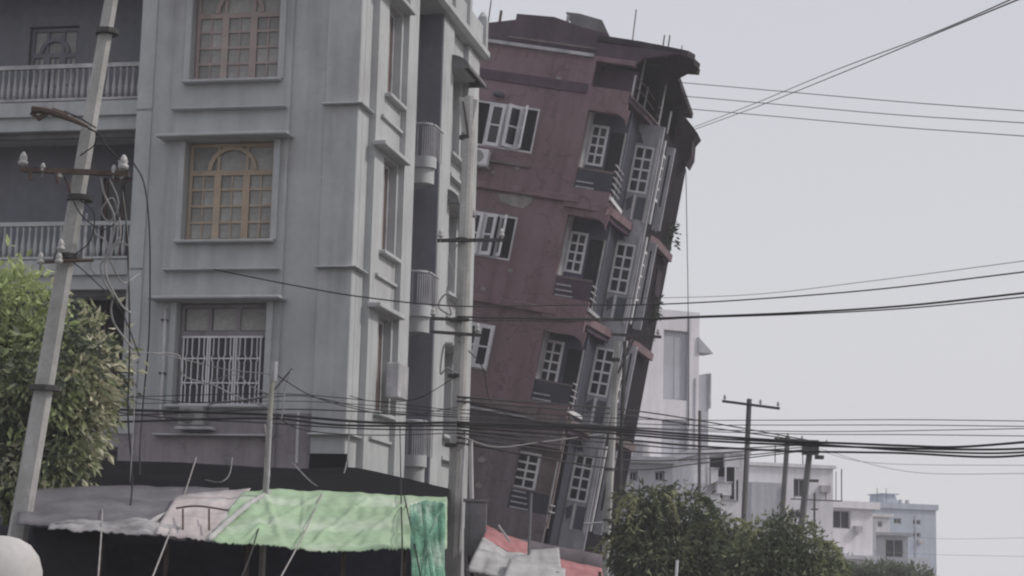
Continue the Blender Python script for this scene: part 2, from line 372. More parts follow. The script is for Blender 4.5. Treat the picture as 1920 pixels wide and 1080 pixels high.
def arched_window(parent, x, z, w, h, y, fm, pm):
    """three leaves of four panes under an arched fanlight"""
    b = MB(); bar = 0.075
    b.box(0, bar, 0, 0.09, 0, h).box(w - bar, w, 0, 0.09, 0, h).box(bar, w - bar, 0, 0.09, 0, bar).box(bar, w - bar, 0, 0.09, h - bar, h)
    lh = h * 0.70
    b.box(bar, w - bar, 0.005, 0.085, lh - 0.05, lh + 0.06)
    for k in (1, 2): b.box(w * k / 3 - 0.075, w * k / 3 + 0.075, 0.003, 0.087, bar, lh)
    for k in (1, 2): b.box(w * k / 3 - 0.03, w * k / 3 + 0.03, 0.01, 0.08, lh, h - bar)
    cx, r = w / 2, w * 0.24                     # arch ring
    for i in range(10):
        a0, a1 = pi * i / 10, pi * (i + 1) / 10
        p = [(cx + rr * cos(a), lh + 0.06 + rr * sin(a) * 0.95) for rr, a in ((r, a0), (r, a1), (r + 0.09, a1), (r + 0.09, a0))]
        b.prism(p, -0.02, 0.05, 'y')
    o = b.build('window', fm, parent, (x, y, z))
    lw = w / 3
    for k in range(3):
        x0 = bar if k == 0 else w * k / 3 + 0.075; x1 = w - bar if k == 2 else w * (k + 1) / 3 - 0.075
        rails = MB()
        for r_ in range(1, 4):
            zz = bar + (lh - bar) * r_ / 4; rails.box(x0, x1, 0.02, 0.07, zz - 0.025, zz + 0.025)
        rails.box((x0 + x1) / 2 - 0.015, (x0 + x1) / 2 + 0.015, 0.024, 0.066, bar, lh - 0.05)
        rails.build('glazing_bar', fm, o)
        for r_ in range(4):
            for c_ in range(2):
                ww = (x1 - x0) / 2
                pane_obj(ww - 0.02, (lh - bar) / 4 - 0.04, pm, o, x0 + ww * (c_ + 0.5), 0.05, bar + (lh - bar) * (r_ + 0.5) / 4)
        pane_obj(lw - 0.035, h - lh - 0.10, pm, o, w * (k + 0.5) / 3, 0.055, (lh + h) / 2)
    return o
arched_window(gb, -3.74, GZ[3] + 0.01, 1.92, 2.12, 0.14, 'pinkwood', 'glassgrey')
arched_window(gb, -3.74, GZ[2] + 0.01, 1.92, 2.12, 0.14, 'tanwood', 'glassgrey')
# barred window of the second storey
w2 = MB()
w2.box(0, 0.07, 0, 0.09, 0, 2.12).box(1.85, 1.92, 0, 0.09, 0, 2.12).box(0.07, 1.85, 0, 0.09, 0, 0.07).box(0.07, 1.85, 0, 0.09, 2.05, 2.12).box(0.07, 1.85, 0.003, 0.087, 1.44, 1.56)
for k in (1, 2): w2.box(0.62 * k - 0.03, 0.62 * k + 0.05, 0.006, 0.084, 0.07, 2.05)
wo = w2.build('window', 'greylow', gb, (-3.74, 0.14, GZ[1] + 0.01))
for k in range(3):
    pane_obj(0.56, 1.38, 'glass', wo, 0.36 + 0.60 * k, 0.05, 0.76); pane_obj(0.54, 0.46, 'glassgrey', wo, 0.36 + 0.60 * k, 0.05, 1.81)
gr = MB()
for k in range(3):
    x0 = 0.10 + 0.58 * k
    for t in (0.0, 0.53): gr.box(x0 + t - 0.014, x0 + t + 0.014, -0.07, -0.05, 0.02, 1.42)
    for q in (0.08, 0.19, 0.34, 0.45):                     # waisted bars
        side = 0.035 if q in (0.19, 0.45) else -0.035
        pts = [(x0 + q, -0.06, 0.02), (x0 + q, -0.06, 0.40), (x0 + q + side, -0.06, 0.47), (x0 + q, -0.06, 0.55), (x0 + q, -0.06, 0.90), (x0 + q + side, -0.06, 0.98), (x0 + q, -0.06, 1.06), (x0 + q, -0.06, 1.42)]
        gr.tube(pts, 0.014, 4)
    for zz in (0.47, 0.98): gr.box(x0, x0 + 0.53, -0.068, -0.052, zz - 0.012, zz + 0.012)
gr.box(0.06, 1.84, -0.075, -0.045, 1.41, 1.45).box(0.06, 1.84, -0.075, -0.045, 0.0, 0.035)
tag(gr.build('grille', 'white', wo), 'white waisted iron window grille')
# white downpipe beside the barred window, air conditioner, ground-floor shop shutters
dp = MB().tube([G.loc(u, v, 1, -0.17) for u, v in ((311, 574), (306, 690), (301, 765), (303, 780), (309, 790))], 0.035, 8)
dp.build('drainpipe', 'pipe', gb, smooth=True)
for v in (600, 700):
    p = G.loc(309 - (v - 574) * 0.04, v, 1, -0.15); MB().box(p.x - 0.06, p.x + 0.06, -0.2, -0.065, p.z - 0.02, p.z + 0.02).build('pipe_clip', 'steel', gb)
p = G.loc(362, 800, 1, -0.3)
acb = thing('air_conditioner', 'small pale air conditioner box on the grey wall below the white barred window', 'air conditioner', G.mat() @ Matrix.Translation((p.x, -0.07, p.z)))
MB().box(-0.30, 0.22, -0.32, -0.02, 0.02, 0.40).build('casing', 'greycable', acb, bevel=0.02)
fan = MB(); fan.lathe([(0.15, 0), (0.15, 0.02), (0.13, 0.025), (0.04, 0.02)], (-0.10, -0.32, 0.21), 16, Vector((0, -1, 0))); fan.build('fan_grille', 'concdark', acb)
MB().box(-0.36, 0.42, -0.36, 0.0, -0.06, 0.0).build('bracket_shelf', 'whitedull', acb)

for i, (x0, x1) in enumerate(((-4.6, -2.7), (-2.5, -0.95))):
    sh = MB()
    for k in range(16): sh.box(x0, x1, -0.04 + 0.012 * (k % 2), -0.002, 0.1 + k * 0.17, 0.1 + k * 0.17 + 0.165)
    sh.build('shutter', 'steel', gb)
p0 = G.loc(580, 850, 1, -0.1); p1 = G.loc(650, 905, 1, -0.1)
MB().box(p0.x, p1.x, -0.085, -0.051, p1.z - 0.6, p0.z).build('vent_opening', 'black', gb)

# left wing set back behind balconies
YB, YW = 0.20, 1.70
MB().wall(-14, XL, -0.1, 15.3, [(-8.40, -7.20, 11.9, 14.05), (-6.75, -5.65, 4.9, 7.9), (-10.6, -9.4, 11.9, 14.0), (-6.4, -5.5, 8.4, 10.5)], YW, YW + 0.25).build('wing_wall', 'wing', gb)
MB().box(XL - 0.001, XL + 0.28, 0.281, YW + 0.24, -0.1, 15.3).build('return_wall', 'grey', gb)
ZS = [4.40, 7.75, 11.25, 14.75]
for z in ZS:
    sl = MB().box(-14, XL - 0.004, YB, YW + 0.1, z + 0.30, z + 0.62).box(-14, XL - 0.004, YB + 0.10, YW + 0.1, z, z + 0.298)
    sl.build('balcony_slab', 'grey', gb)
    if z > 12: continue
    rl = MB().box(-14, XL - 0.006, YB + 0.03, YB + 0.14, z + 1.38, z + 1.47).box(-14, XL - 0.006, YB + 0.05, YB + 0.12, z + 0.66, z + 0.71)
    ro = rl.build('railing', 'whitedull' if z > 10 else 'greytrim', gb)
    bal = MB().lathe([(0.030, 0.0), (0.045, 0.10), (0.052, 0.22), (0.026, 0.42), (0.022, 0.55), (0.035, 0.67)], n=6).mesh('baluster', smooth=True)
    for k in range(31 if z > 6 else 0):
        obj('baluster', bal, 'whitedull' if z > 10 else 'greytrim', ro, (XL - 0.12 - 0.145 * k, YB + 0.085, z + 0.71))
for z in ZS[1:3]:
    MB().box(XL - 0.006 - 4.6, XL - 0.006, YB + 0.30, YB + 0.42, z - 0.12, z - 0.004).build('soffit_beam', 'concdark', gb)
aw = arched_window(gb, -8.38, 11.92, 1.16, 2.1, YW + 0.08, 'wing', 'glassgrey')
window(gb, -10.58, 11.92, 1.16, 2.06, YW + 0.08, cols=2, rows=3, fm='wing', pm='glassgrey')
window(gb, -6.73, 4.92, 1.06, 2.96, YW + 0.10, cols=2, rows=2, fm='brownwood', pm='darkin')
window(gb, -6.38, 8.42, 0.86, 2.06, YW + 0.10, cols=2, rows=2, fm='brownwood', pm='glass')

# street side (normal +x); built with its own steps
SW = MB()
SW.box(-0.28, 0.0, 0.281, 0.75, -0.1, 15.3)                                    # corner return
SW.build('corner_return', 'grey', gb)
wz = [(z + 0.05, z + 2.10) for z in GZ[1:]]
def swall(x_face, thick, y0, y1, holes_y, name='side_wall', m_='grey'):
    """a wall along y facing +x, openings in (y,z)"""
    b = MB().wall(y0, y1, -0.1, 15.3, holes_y, 0, thick)
    return b.build(name, m_, gb, (x_face, 0, 0), pi / 2)
swall(0.15, 0.45, 0.752, 2.70, [(1.50, 2.55, a, b_) for a, b_ in wz])
swall(0.28, 0.6, 2.70, 3.53, [], 'pilaster')
swall(0.28, 0.9, 5.86, 6.90, [], 'pilaster')
swall(0.15, 0.6, 6.90, 8.45, [(7.15, 8.25, a, b_) for a, b_ in wz])
swall(0.28, 0.6, 8.45, 9.70, [], 'pilaster')
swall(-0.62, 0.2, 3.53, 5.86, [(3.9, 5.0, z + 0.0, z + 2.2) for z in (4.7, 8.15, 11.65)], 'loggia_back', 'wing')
MB().box(-0.30, 0.262, 5.80, 5.862, -0.1, 15.3).build('recess_jamb', 'wing', gb)  # shade of the recess comes from the darkened colour
MB().box(-14, -0.3, 9.70, 9.9, -0.1, 15.3).build('rear_wall', 'grey', gb)
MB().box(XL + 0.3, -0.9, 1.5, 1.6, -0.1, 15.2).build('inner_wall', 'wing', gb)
for a, b_ in wz:
    for yy in (1.51, 7.16):
        w_ = window(gb, 0, 0, 1.02, b_ - a - 0.02, loc=(-0.02, yy, a + 0.01), rz=pi / 2, cols=3, rows=1, bar=0.07, fm='whitedull', pm='brownwood', depth=0.10)
        tp = MB()
        for q in (0.17, 0.51, 0.85): tp.box(q - 0.012, q + 0.012, -0.03, -0.005, 0.07, b_ - a - 0.1)
        tp.build('window_bar', 'whitedull', w_)
    MB().box(0.12, 0.42, 0.62 if a > 6 else 0.70, 2.72, b_ + 0.06, b_ + 0.16).build('hood', 'greytrim', gb, bevel=0.015)
    MB().box(0.12, 0.30, 1.35, 2.66, a - 0.10, a - 0.01).build('sill', 'greytrim', gb, bevel=0.015)
    MB().box(0.14, 0.22, 1.10, 2.68, a - 0.62, a - 0.56).build('drip_ledge', 'greytrim', gb)
    MB().box(0.12, 0.34, 6.95, 8.44, a - 0.10, a - 0.01).build('sill', 'greytrim', gb, bevel=0.015)
    MB().box(0.12, 0.48, 6.95, 8.43, b_ + 0.06, b_ + 0.15).build('hood', 'greytrim', gb, bevel=0.015)
    MB().box(0.14, 0.30, 6.95, 8.43, a - 0.62, a - 0.54).build('drip_ledge', 'greytrim', gb)
# rounded balconies in the side recess
for zt in (4.62, 8.07, 11.57):
    def outline(off):
        pts = [(-0.6, 4.75 - off)]
        for i in range(9):
            a = -pi / 2 + (pi / 2) * i / 8; pts.append((0.14 + 0.26 * cos(a) + off, 5.05 + 0.30 * sin(a) - off))
        pts.append((-0.6, 5.84)); return pts
    MB().prism(outline(0.0), zt - 0.26, zt, 'z').build('balcony_slab', 'greytrim', gb)
    MB().prism(outline(-0.06), zt - 0.62, zt - 0.262, 'z').build('balcony_base', 'grey', gb)
    edge = [Vector((x, y, 0)) for x, y in outline(-0.05)[1:-1]]
    edge = [Vector((-0.5, 4.80, 0))] + edge + [Vector((0.35, 5.78, 0))]
    r_ = MB().tube([(p.x, p.y, zt + 0.78) for p in edge], 0.030, 6)
    ro = r_.build('railing', 'whitedull', gb)
    full = [(p.x, p.y) for p in edge]
    for i in range(len(full) - 1):
        ax, ay = full[i]; bx, by = full[i + 1]
        L = math.hypot(bx - ax, by - ay); k = max(1, round(L / 0.19))
        for j in range(k):
            t = (j + 0.5) / k; x, y = ax + (bx - ax) * t, ay + (by - ay) * t
            MB().tube([(x, y, zt), (x, y, zt + 0.70), (x * 0.97, y + 0.03, zt + 0.77)], 0.013, 5).build('baluster', 'whitedull', ro)
    window(gb, 0, 0, 1.06, 2.16, loc=(-0.70, 3.92, zt + 0.10), rz=pi / 2, cols=1, rows=2, fm='brownwood', pm='darkin')
# cornice, parapet with piers, roof
MB().box(-14, 0.40, -0.28, 9.9, 15.302, 15.42).build('roof_slab', 'greytrim', gb)
MB().prism([(0.40, 15.424), (0.40, 15.5), (0.50, 15.5), (0.50, 15.36), (0.40, 15.28)], -0.28, 9.9, 'y').build('cornice', 'greytrim', gb)
for y0, y1 in ((-0.2, 3.0), (3.25, 6.35), (6.6, 7.9), (8.12, 9.75)):
    MB().box(0.22, 0.34, y0, y1, 15.422, 16.20).build('parapet_panel', 'greytrim', gb, bevel=0.02)
for y0 in (3.12, 6.47, 8.0, 9.85):
    MB().box(0.16, 0.42, y0 - 0.11, y0 + 0.11, 15.422, 16.36).lathe([(0.10, 16.36), (0.13, 16.44), (0.06, 16.56), (0.02, 16.60)], (0.29, y0, 0), 8).build('parapet_pier', 'grey', gb)
MB().box(-14, 0.1, -0.2, -0.08, 15.422, 16.2).build('parapet_panel', 'greytrim', gb)
MB().box(-2.2, 0.0, 5.0, 7.4, 15.422, 17.6).build('stair_head', 'greytrim', gb)
# curved sheet awnings over the far side windows
for zt, ln in ((14.20, 0.58), (10.85, 0.42)):
    prof = [(0.15 + ln * sin(pi / 2 * i / 8), zt + 0.36 * cos(pi / 2 * i / 8)) for i in range(9)]
    inner = [(0.15 + (ln - 0.03) * sin(pi / 2 * i / 8), zt - 0.02 + 0.34 * cos(pi / 2 * i / 8)) for i in range(9)][::-1]
    MB().prism(prof + inner, 6.7, 8.6, 'y').build('awning', 'concdark', gb)
    for yy in (6.72, 8.56): MB().prism(prof + [(0.15, zt)], yy, yy + 0.02, 'y').build('awning_end', 'concdark', gb)
# pale box hung at the lower side window
p = G.loc(741, 712, 0, 0.42)
tag(MB().box(0.34, 0.62, p.y - 0.45, p.y + 0.35, p.z - 0.42, p.z + 0.32).build('meter_box', 'whitedull', gb, bevel=0.02), 'pale sheet metal box on the side wall')
MB().tube([G.loc(560, 762, 1, -0.12), G.loc(558, 800, 1, -0.12), G.loc(556, 868, 1, -0.12)], 0.03, 6).build('drainpipe', 'pipe', gb)

# ================================================================== LEANING BROWN BUILDING
bc = at(1142, 372, 56.0)
TILT = radians(10.0); YAWB = radians(12.0)
Bt = Frame(bc, YAWB, TILT)
B = Frame(bc - Bt.ez * (bc.z / Bt.ez.z), YAWB, TILT)
bb = thing('leaning_building', 'dark brown five-storey building leaning heavily to the right, its lower storey sunk', 'building', B.mat())
def bl(u, v, y=0.0): return B.loc(u, v, 1, y)
FZ = [3.50, 6.80, 9.85, 13.25, 16.66]
LOG = [(-1.14, 0.001, 13.62, 16.02), (-1.14, 0.001, 10.30, 12.78), (-1.18, 0.001, 7.15, 9.22), (-1.22, 0.001, 3.9, 5.85)]
WIN = [(-4.66, -2.60, 14.43, 15.83), (-4.66, -2.62, 11.10, 12.45), (-4.66, -2.62, 7.74, 9.12)]
# front wall in two parts: painted storeys and the grimier lower ones
MB().wall(-9.0, 0.0, 6.80, 17.70, WIN + LOG[:3] + [(-1.20, 0.001, 16.75, 17.55)], 0.0, 0.25).build('front_wall', 'brown', bb)
MB().wall(-9.0, 0.0, -3.0, 6.798, [LOG[3], (-4.4, -2.6, 4.4, 5.8), (-1.1, -0.3, 1.2, 3.0)], 0.01, 0.26).build('lower_wall', 'brownlow', bb)
# ledges at the floors, a bright trim at the roof line
MB().box(-9.0, -1.28, -0.14, 0.001, 17.62, 17.72).build('roof_trim', 'whitedull', bb)
MB().box(-4.0, -1.28, -0.10, 0.001, 17.86, 17.92).build('roof_trim', 'ledge', bb)
MB().box(-9.0, -1.3, -0.05, 0.001, 16.50, 16.80).build('string_course', 'browndark', bb)
for z, m_ in ((13.14, 'brown'), (9.72, 'brown'), (6.70, 'ledge')):
    MB().box(-9.0, -0.9, -0.13, 0.001, z, z + 0.22).build('string_course', m_, bb, bevel=0.02)
MB().box(-9.0, -0.9, -0.16, 0.001, 6.56, 6.62).build('string_course', 'whitedull', bb)
MB().box(-9.0, -1.25, -0.10, 0.009, 5.98, 6.08).build('string_course', 'ledge', bb)
# bare cement patches where the paint fell off
def patch(pix, name='plaster_patch', m_='patch', y=0.0):
    b = MB().prism([(q.x, q.z) for q in (bl(u, v, y) for u, v in pix)], y - 0.02, y + 0.004, 'y'); b.build(name, m_, bb)
patch([(932, 362), (950, 364), (975, 362), (1000, 366), (996, 382), (980, 392), (958, 386), (940, 378)])
patch([(884, 556), (930, 560), (968, 566), (925, 566), (886, 562)], m_='ledge')
for u, v, s in ((1047, 147, 4), (970, 315, 4), (925, 323, 3), (957, 507, 4), (906, 542, 4), (903, 862, 6), (898, 910, 6)):
    patch([(u - s, v - s * .6), (u, v - s), (u + s * 1.2, v - s * .3), (u + s, v + s * .7), (u - s * .3, v + s), (u - s * 1.1, v + s * .4)])
# casement windows with open leaves
def leaf(parent, x, z, w, h, ang, y, rows=2, hinge_right=False):
    pv = obj('casement', MB().box(0, 0.095, 0, 0.05, 0, h).box(w - 0.095, w, 0, 0.05, 0, h).box(0.095, w - 0.095, 0, 0.05, 0, 0.11).box(0.095, w - 0.095, 0, 0.05, h - 0.10, h)
             .box(0.07, w - 0.07, 0.008, 0.042, h * 0.5 - 0.025, h * 0.5 + 0.025).mesh('casement'), 'white', parent)
    if hinge_right:
        pv.location = (x + w, y, z); pv.rotation_euler = (0, 0, pi + ang); pv.location.y += 0.0
    else:
        pv.location = (x, y, z); pv.rotation_euler = (0, 0, -ang)
    for r_ in range(2): pane_obj(w - 0.17, h / 2 - 0.13, 'glass', pv, w / 2, 0.02, h * (0.25 + 0.5 * r_) + (0.02 if r_ == 0 else -0.02))
    return pv
for i, (x0, x1, z0, z1) in enumerate(WIN):
    W, H = x1 - x0, z1 - z0
    fr = MB().box(0, 0.06, 0.02, 0.12, 0, H).box(W - 0.06, W, 0.02, 0.12, 0, H).box(0.06, W - 0.06, 0.02, 0.12, 0, 0.06).box(0.06, W - 0.06, 0.02, 0.12, H - 0.06, H)
    for k in (1, 2, 3): fr.box(W * k / 4 - 0.03, W * k / 4 + 0.03, 0.025, 0.115, 0.06, H - 0.06)
    o = fr.build('window', 'white', bb, (x0, 0.0, z0))
    MB().box(0.05, W - 0.05, 0.20, 0.22, 0.05, H - 0.05).build('curtain', 'darkin', o)
    lw = W / 4; hh = H - 0.08
    angs = [(70, False), (0, False), (38, True), (68, False)] if i == 0 else [(0, False), (4, False), (30, False), (62, False)] if i == 1 else [(20, False), (60, False), (50, True), (8, False)]
    for k, (a, hr) in enumerate(angs):
        if hr: leaf(o, lw * k + 0.02, 0.04, lw - 0.04, hh, radians(a), 0.02, hinge_right=True)
        else: leaf(o, lw * k + 0.02, 0.04, lw - 0.04, hh, radians(a), -0.045 if a < 10 else 0.0)
MB().box(-4.70, -2.55, -0.10, 0.001, 13.98, 14.05).build('sill', 'ledge', bb)
window(bb, -4.38, 4.42, 1.76, 1.36, 0.06, cols=4, rows=2, fm='ledge', pm='darkin')
window(bb, -1.08, 1.22, 0.76, 1.76, 0.08, cols=1, rows=6, fm='whitedull', pm='darkin')
# corner loggias: back wall, navy jambs, grille window, door, railings
for i, (x0, x1, z0, z1) in enumerate(LOG):
    yb = 1.0 if i < 3 else 0.34
    bw = [(-1.17, -0.62), (-1.18, -0.62), (-1.32, -0.70), (-1.34, -0.60)][i]
    wz0, wz1 = [(14.55, 15.82), (11.20, 12.46), (7.78, 9.08), (4.52, 5.62)][i]
    lo = FZ[3 - i] + 0.02; hi = (FZ[4 - i] - 0.12)
    fx = bw[0] if bw[0] > -1.14 else -1.14
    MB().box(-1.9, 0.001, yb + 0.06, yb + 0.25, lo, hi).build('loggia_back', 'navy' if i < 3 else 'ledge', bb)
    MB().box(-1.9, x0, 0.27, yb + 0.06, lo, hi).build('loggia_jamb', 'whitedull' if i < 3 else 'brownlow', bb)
    window(bb, bw[0] + 0.02, wz0, bw[1] - bw[0], wz1 - wz0, yb - 0.01, cols=2, rows=4, bar=0.075, mull=0.06, depth=0.06)
    if i < 3: MB().box(-0.52, -0.10, yb + 0.03, yb + 0.055, lo, wz1 - 0.15).build('door', 'darkin', bb)
    MB().box(-0.09, -0.045, yb - 0.02, yb + 0.055, lo, wz1 - 0.12).build('door_jamb', 'whitedull', bb)
    MB().box(-1.14, 0.0, 0.02, yb, FZ[3 - i] + 0.06, FZ[3 - i] + 0.22).build('loggia_floor', 'ledge', bb)
    MB().box(x0, 0.0, 0.02, yb + 0.05, hi, hi + 0.10).build('loggia_ceiling', 'browndark', bb)
    # front balustrade: dark infill and pale rails; the side rails run back along the street
    MB().box(x0 + 0.02, -0.04, 0.06, 0.10, z0 - 0.1, z0 + 0.58).build('balustrade_infill', 'slate' if i != 1 else 'browndark', bb)
    MB().box(x0 + 0.01, -0.03, 0.045, 0.115, z0 + 0.582, z0 + 0.64).build('balustrade_cap', 'ledge', bb)
    for k in range((2, 3, 2, 4)[i]):
        MB().box(x0 + 0.06, x0 + 0.62 - 0.05 * k, 0.02, 0.055, z0 + 0.02 + 0.16 * k, z0 + 0.065 + 0.16 * k).build('balustrade_rail', 'bay', bb)
    nr = (5, 3, 4, 2)[i]
    for k in range(nr):
        MB().box(-0.03, 0.02, 0.10, 1.5 if i == 0 else 1.0 - 0.1 * k, z0 + 0.10 + 0.19 * k, z0 + 0.14 + 0.19 * k).build('balustrade_rail', 'whitedull', bb)
    if i < 3: MB().box(-0.02, 0.06, 0.0, 2.2, FZ[3 - i] + 0.16, FZ[3 - i] + 0.27).build('balcony_trim', 'white' if i in (0, 2) else 'whitedull', bb)
    # arched lip over the opening
    arch = []
    for t in range(9):
        a = pi * t / 16; arch.append((-0.55 + 0.62 * sin(a), z1 - 0.30 + 0.34 * cos(a)))
    if i < 3: MB().prism(arch + [(0.12, z1 + 0.16), (-0.55, z1 + 0.16)], -0.02, 0.05, 'y').build('arch_lip', 'brown', bb)
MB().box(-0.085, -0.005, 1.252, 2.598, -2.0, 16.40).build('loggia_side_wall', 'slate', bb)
# projecting floor slabs wrapping round the corner
for z, m_ in ((13.0, 'brown'), (9.62, 'brown'), (6.55, 'ledge')):
    poly = [(-1.3, -0.10), (-0.6, -0.10), (-0.15, 0.02), (0.12, 0.30), (0.22, 1.2), (0.40, 2.6), (0.92, 4.8), (1.02, 7.6), (-1.0, 7.6)]
    MB().prism(poly, z, z + 0.24, 'z').build('floor_slab', m_, bb)
    MB().prism([(0.06, 0.32), (0.14, 1.2), (0.33, 2.58), (0.80, 4.8), (0.80, 5.4), (-0.9, 5.4), (-0.9, 0.4)], z - 0.16, z - 0.002, 'z').build('slab_beam', 'browndark', bb)
MB().prism([(-1.2, 0.02), (0.05, 0.02), (0.30, 2.0), (0.50, 4.2), (0.60, 8.6), (-1.2, 8.6)], 16.42, 16.66, 'z').build('terrace_slab', 'browndark', bb)
for k, ((xa, ya), (xb, yb)) in enumerate((((0.05, 0.02), (0.30, 2.0)), ((0.30, 2.0), (0.50, 4.2)), ((0.50, 4.2), (0.60, 8.6)))):
    MB().tube([(xa + 0.02, ya, 16.60), (xb + 0.02, yb, 16.60)], 0.045, 5).build('terrace_trim', 'ledge', bb)
# pale street bay behind the loggias, with white barred windows
YBAY = 2.60
bayw = [(14.22, 15.72), (11.02, 12.60), (7.78, 9.28), (4.50, 5.95)]
MB().wall(-0.10, 0.80, -2.0, 16.42, [(0.0, 0.62, a, b_) for a, b_ in bayw] + [(0.08, 0.70, 1.4, 3.0)], YBAY, YBAY + 0.15).build('bay_wall', 'bay', bb)
for i, (a, b_) in enumerate(bayw):
    window(bb, 0.0, a, 0.62, b_ - a, YBAY - 0.015, cols=2, rows=4, bar=0.07, mull=0.065, depth=0.06)
    MB().box(-0.08, -0.01, YBAY - 0.06, YBAY - 0.001, a - 0.9, b_ + 0.55).build('white_column', 'white', bb)
    MB().box(0.66, 0.735, YBAY - 0.06, YBAY - 0.001, a - 0.9, b_ + 0.30).build('white_column', 'whitedull', bb)
    MB().box(0.26, 0.32, YBAY - 0.05, YBAY - 0.001, a - 0.86, a - 0.06).build('white_column', 'white', bb)
    MB().prism([(0.02, a - 0.25), (0.22, a - 0.10), (0.22, a - 0.48), (0.10, a - 0.60)], YBAY - 0.02, YBAY - 0.001, 'y').build('spandrel_panel', 'navy', bb)
    MB().prism([(0.36, a - 0.12), (0.64, a - 0.12), (0.64, a - 0.82), (0.36, a - 0.82)], YBAY - 0.02, YBAY - 0.001, 'y').build('spandrel_panel', 'navy', bb)
    MB().prism([(0.02, b_ + 0.08), (0.24, b_ + 0.08), (0.06, b_ + 0.44), (0.02, b_ + 0.44)], YBAY - 0.02, YBAY - 0.001, 'y').build('spandrel_panel', 'navy', bb)
for k in range(6): MB().box(0.09, 0.5, YBAY - 0.03, YBAY + 0.04, 1.5 + 0.26 * k, 1.60 + 0.26 * k).build('louvre', 'white', bb)
MB().box(0.06, 0.72, YBAY + 0.05, YBAY + 0.07, 1.4, 3.0).build('louvre_back', 'darkin', bb)
# street wall beyond the bay
for i, (a, b_) in enumerate(bayw):
    MB().box(0.76, 0.82, YBAY + 0.55, YBAY + 0.70, a - 0.8, b_ + 0.4).build('white_column', 'white', bb)
    MB().box(0.76, 0.83, YBAY + 1.7, YBAY + 1.9, a - 0.8, b_ + 0.4).build('white_column', 'whitedull', bb)
    fin = MB().wall(0.77, 1.04, a - 0.85, b_ + 0.35, [(0.86, 0.93, a - 0.1, b_ + 0.1)], YBAY + 1.25, YBAY + 1.38).build('pale_fin', 'bay', bb)
    MB().box(0.862, 0.928, YBAY + 1.30, YBAY + 1.33, a - 0.1, b_ + 0.1).build('fin_slot', 'glass', fin)
    if i < 3: window(bb, 0, 0, 0.95, b_ - a, loc=(0.80, YBAY + 0.72, a), rz=pi / 2, cols=2, rows=4, bar=0.07, depth=0.05)
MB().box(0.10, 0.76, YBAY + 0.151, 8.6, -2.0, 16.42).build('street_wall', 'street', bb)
MB().box(-9.0, 0.0, 8.3, 8.55, -2.0, 18.0).build('rear_wall', 'browndark', bb)
MB().box(-9.0, -8.8, 0.27, 8.3, -2.0, 17.7).build('far_side_wall', 'browndark', bb)
MB().box(-9.0, -1.2, 0.27, 8.3, 17.4, 17.6).build('roof_slab', 'browndark', bb)
MB().box(-1.25, -1.15, 0.5, 8.3, 16.662, 18.2).build('terrace_wall', 'browndark', bb)
MB().box(-1.16, 0.02, 0.6, 0.75, 16.662, 17.55).build('terrace_end_wall', 'browndark', bb)
MB().box(-1.14, 0.52, 6.4, 6.5, 16.662, 18.158).build('terrace_screen', 'street', bb)
MB().box(-1.14, 0.40, 3.0, 3.08, 16.662, 17.6).build('terrace_screen', 'street', bb)
# little street balconies and hoods far along the side
def boxy(x0, x1, y0, y1, z0, z1, jag, m_, name):
    n = 7; top = [(x0 + (x1 - x0) * i / n, z1 + (random.random() - 0.6) * jag) for i in range(n + 1)]
    MB().prism([(x0, z0), (x1, z0 + jag * 0.6)] + top[::-1], y0, y1, 'y').build(name, m_, bb)
MB().prism([(0.35, 18.0), (0.55, 17.9), (0.99, 17.5), (1.24, 17.25), (1.10, 17.0), (1.15, 16.5), (1.05, 16.16), (0.9, 16.3), (0.66, 15.9), (0.35, 16.2)], 6.6, 7.6, 'y').build('side_balcony', 'roofdark', bb)
MB().prism([(0.5, 13.75), (0.7, 13.6), (0.97, 13.14), (0.90, 12.9), (0.6, 12.8), (0.5, 12.9)], 6.6, 7.6, 'y').build('side_balcony', 'roofdark', bb)
MB().prism([(0.3, 12.95), (0.5, 12.75), (0.80, 12.55), (0.84, 11.7), (0.72, 11.55), (0.3, 11.5)], 6.5, 7.6, 'y').build('side_balcony', 'roofdark', bb)
# parapet with a broken top edge
top = [bl(u, v, 0.2) for u, v in ((880, 55), (905, 45), (935, 42), (968, 38), (970, 27), (1005, 30), (1040, 33), (1060, 40), (1090, 52), (1138, 64))]
MB().prism([(-9.0, 17.722), (-1.12, 17.722)] + [(q.x, q.z) for q in top[::-1]] + [(-9.0, 18.1)], 0.12, 0.30, 'y').build('parapet', 'browndark', bb)
pq = [bl(u, v, 0.6) for u, v in ((1062, 25), (1088, 28), (1130, 40), (1142, 66), (1075, 52))]
tag(MB().prism([(q.x, q.z) for q in pq], 0.45, 0.75, 'y').build('roof_panel', 'concdark', bb), 'grey sheet panel propped on the roof')
MB().box(-2.46, -2.38, 0.40, 0.52, 18.0, 18.95).build('panel_post', 'whitedull', bb)
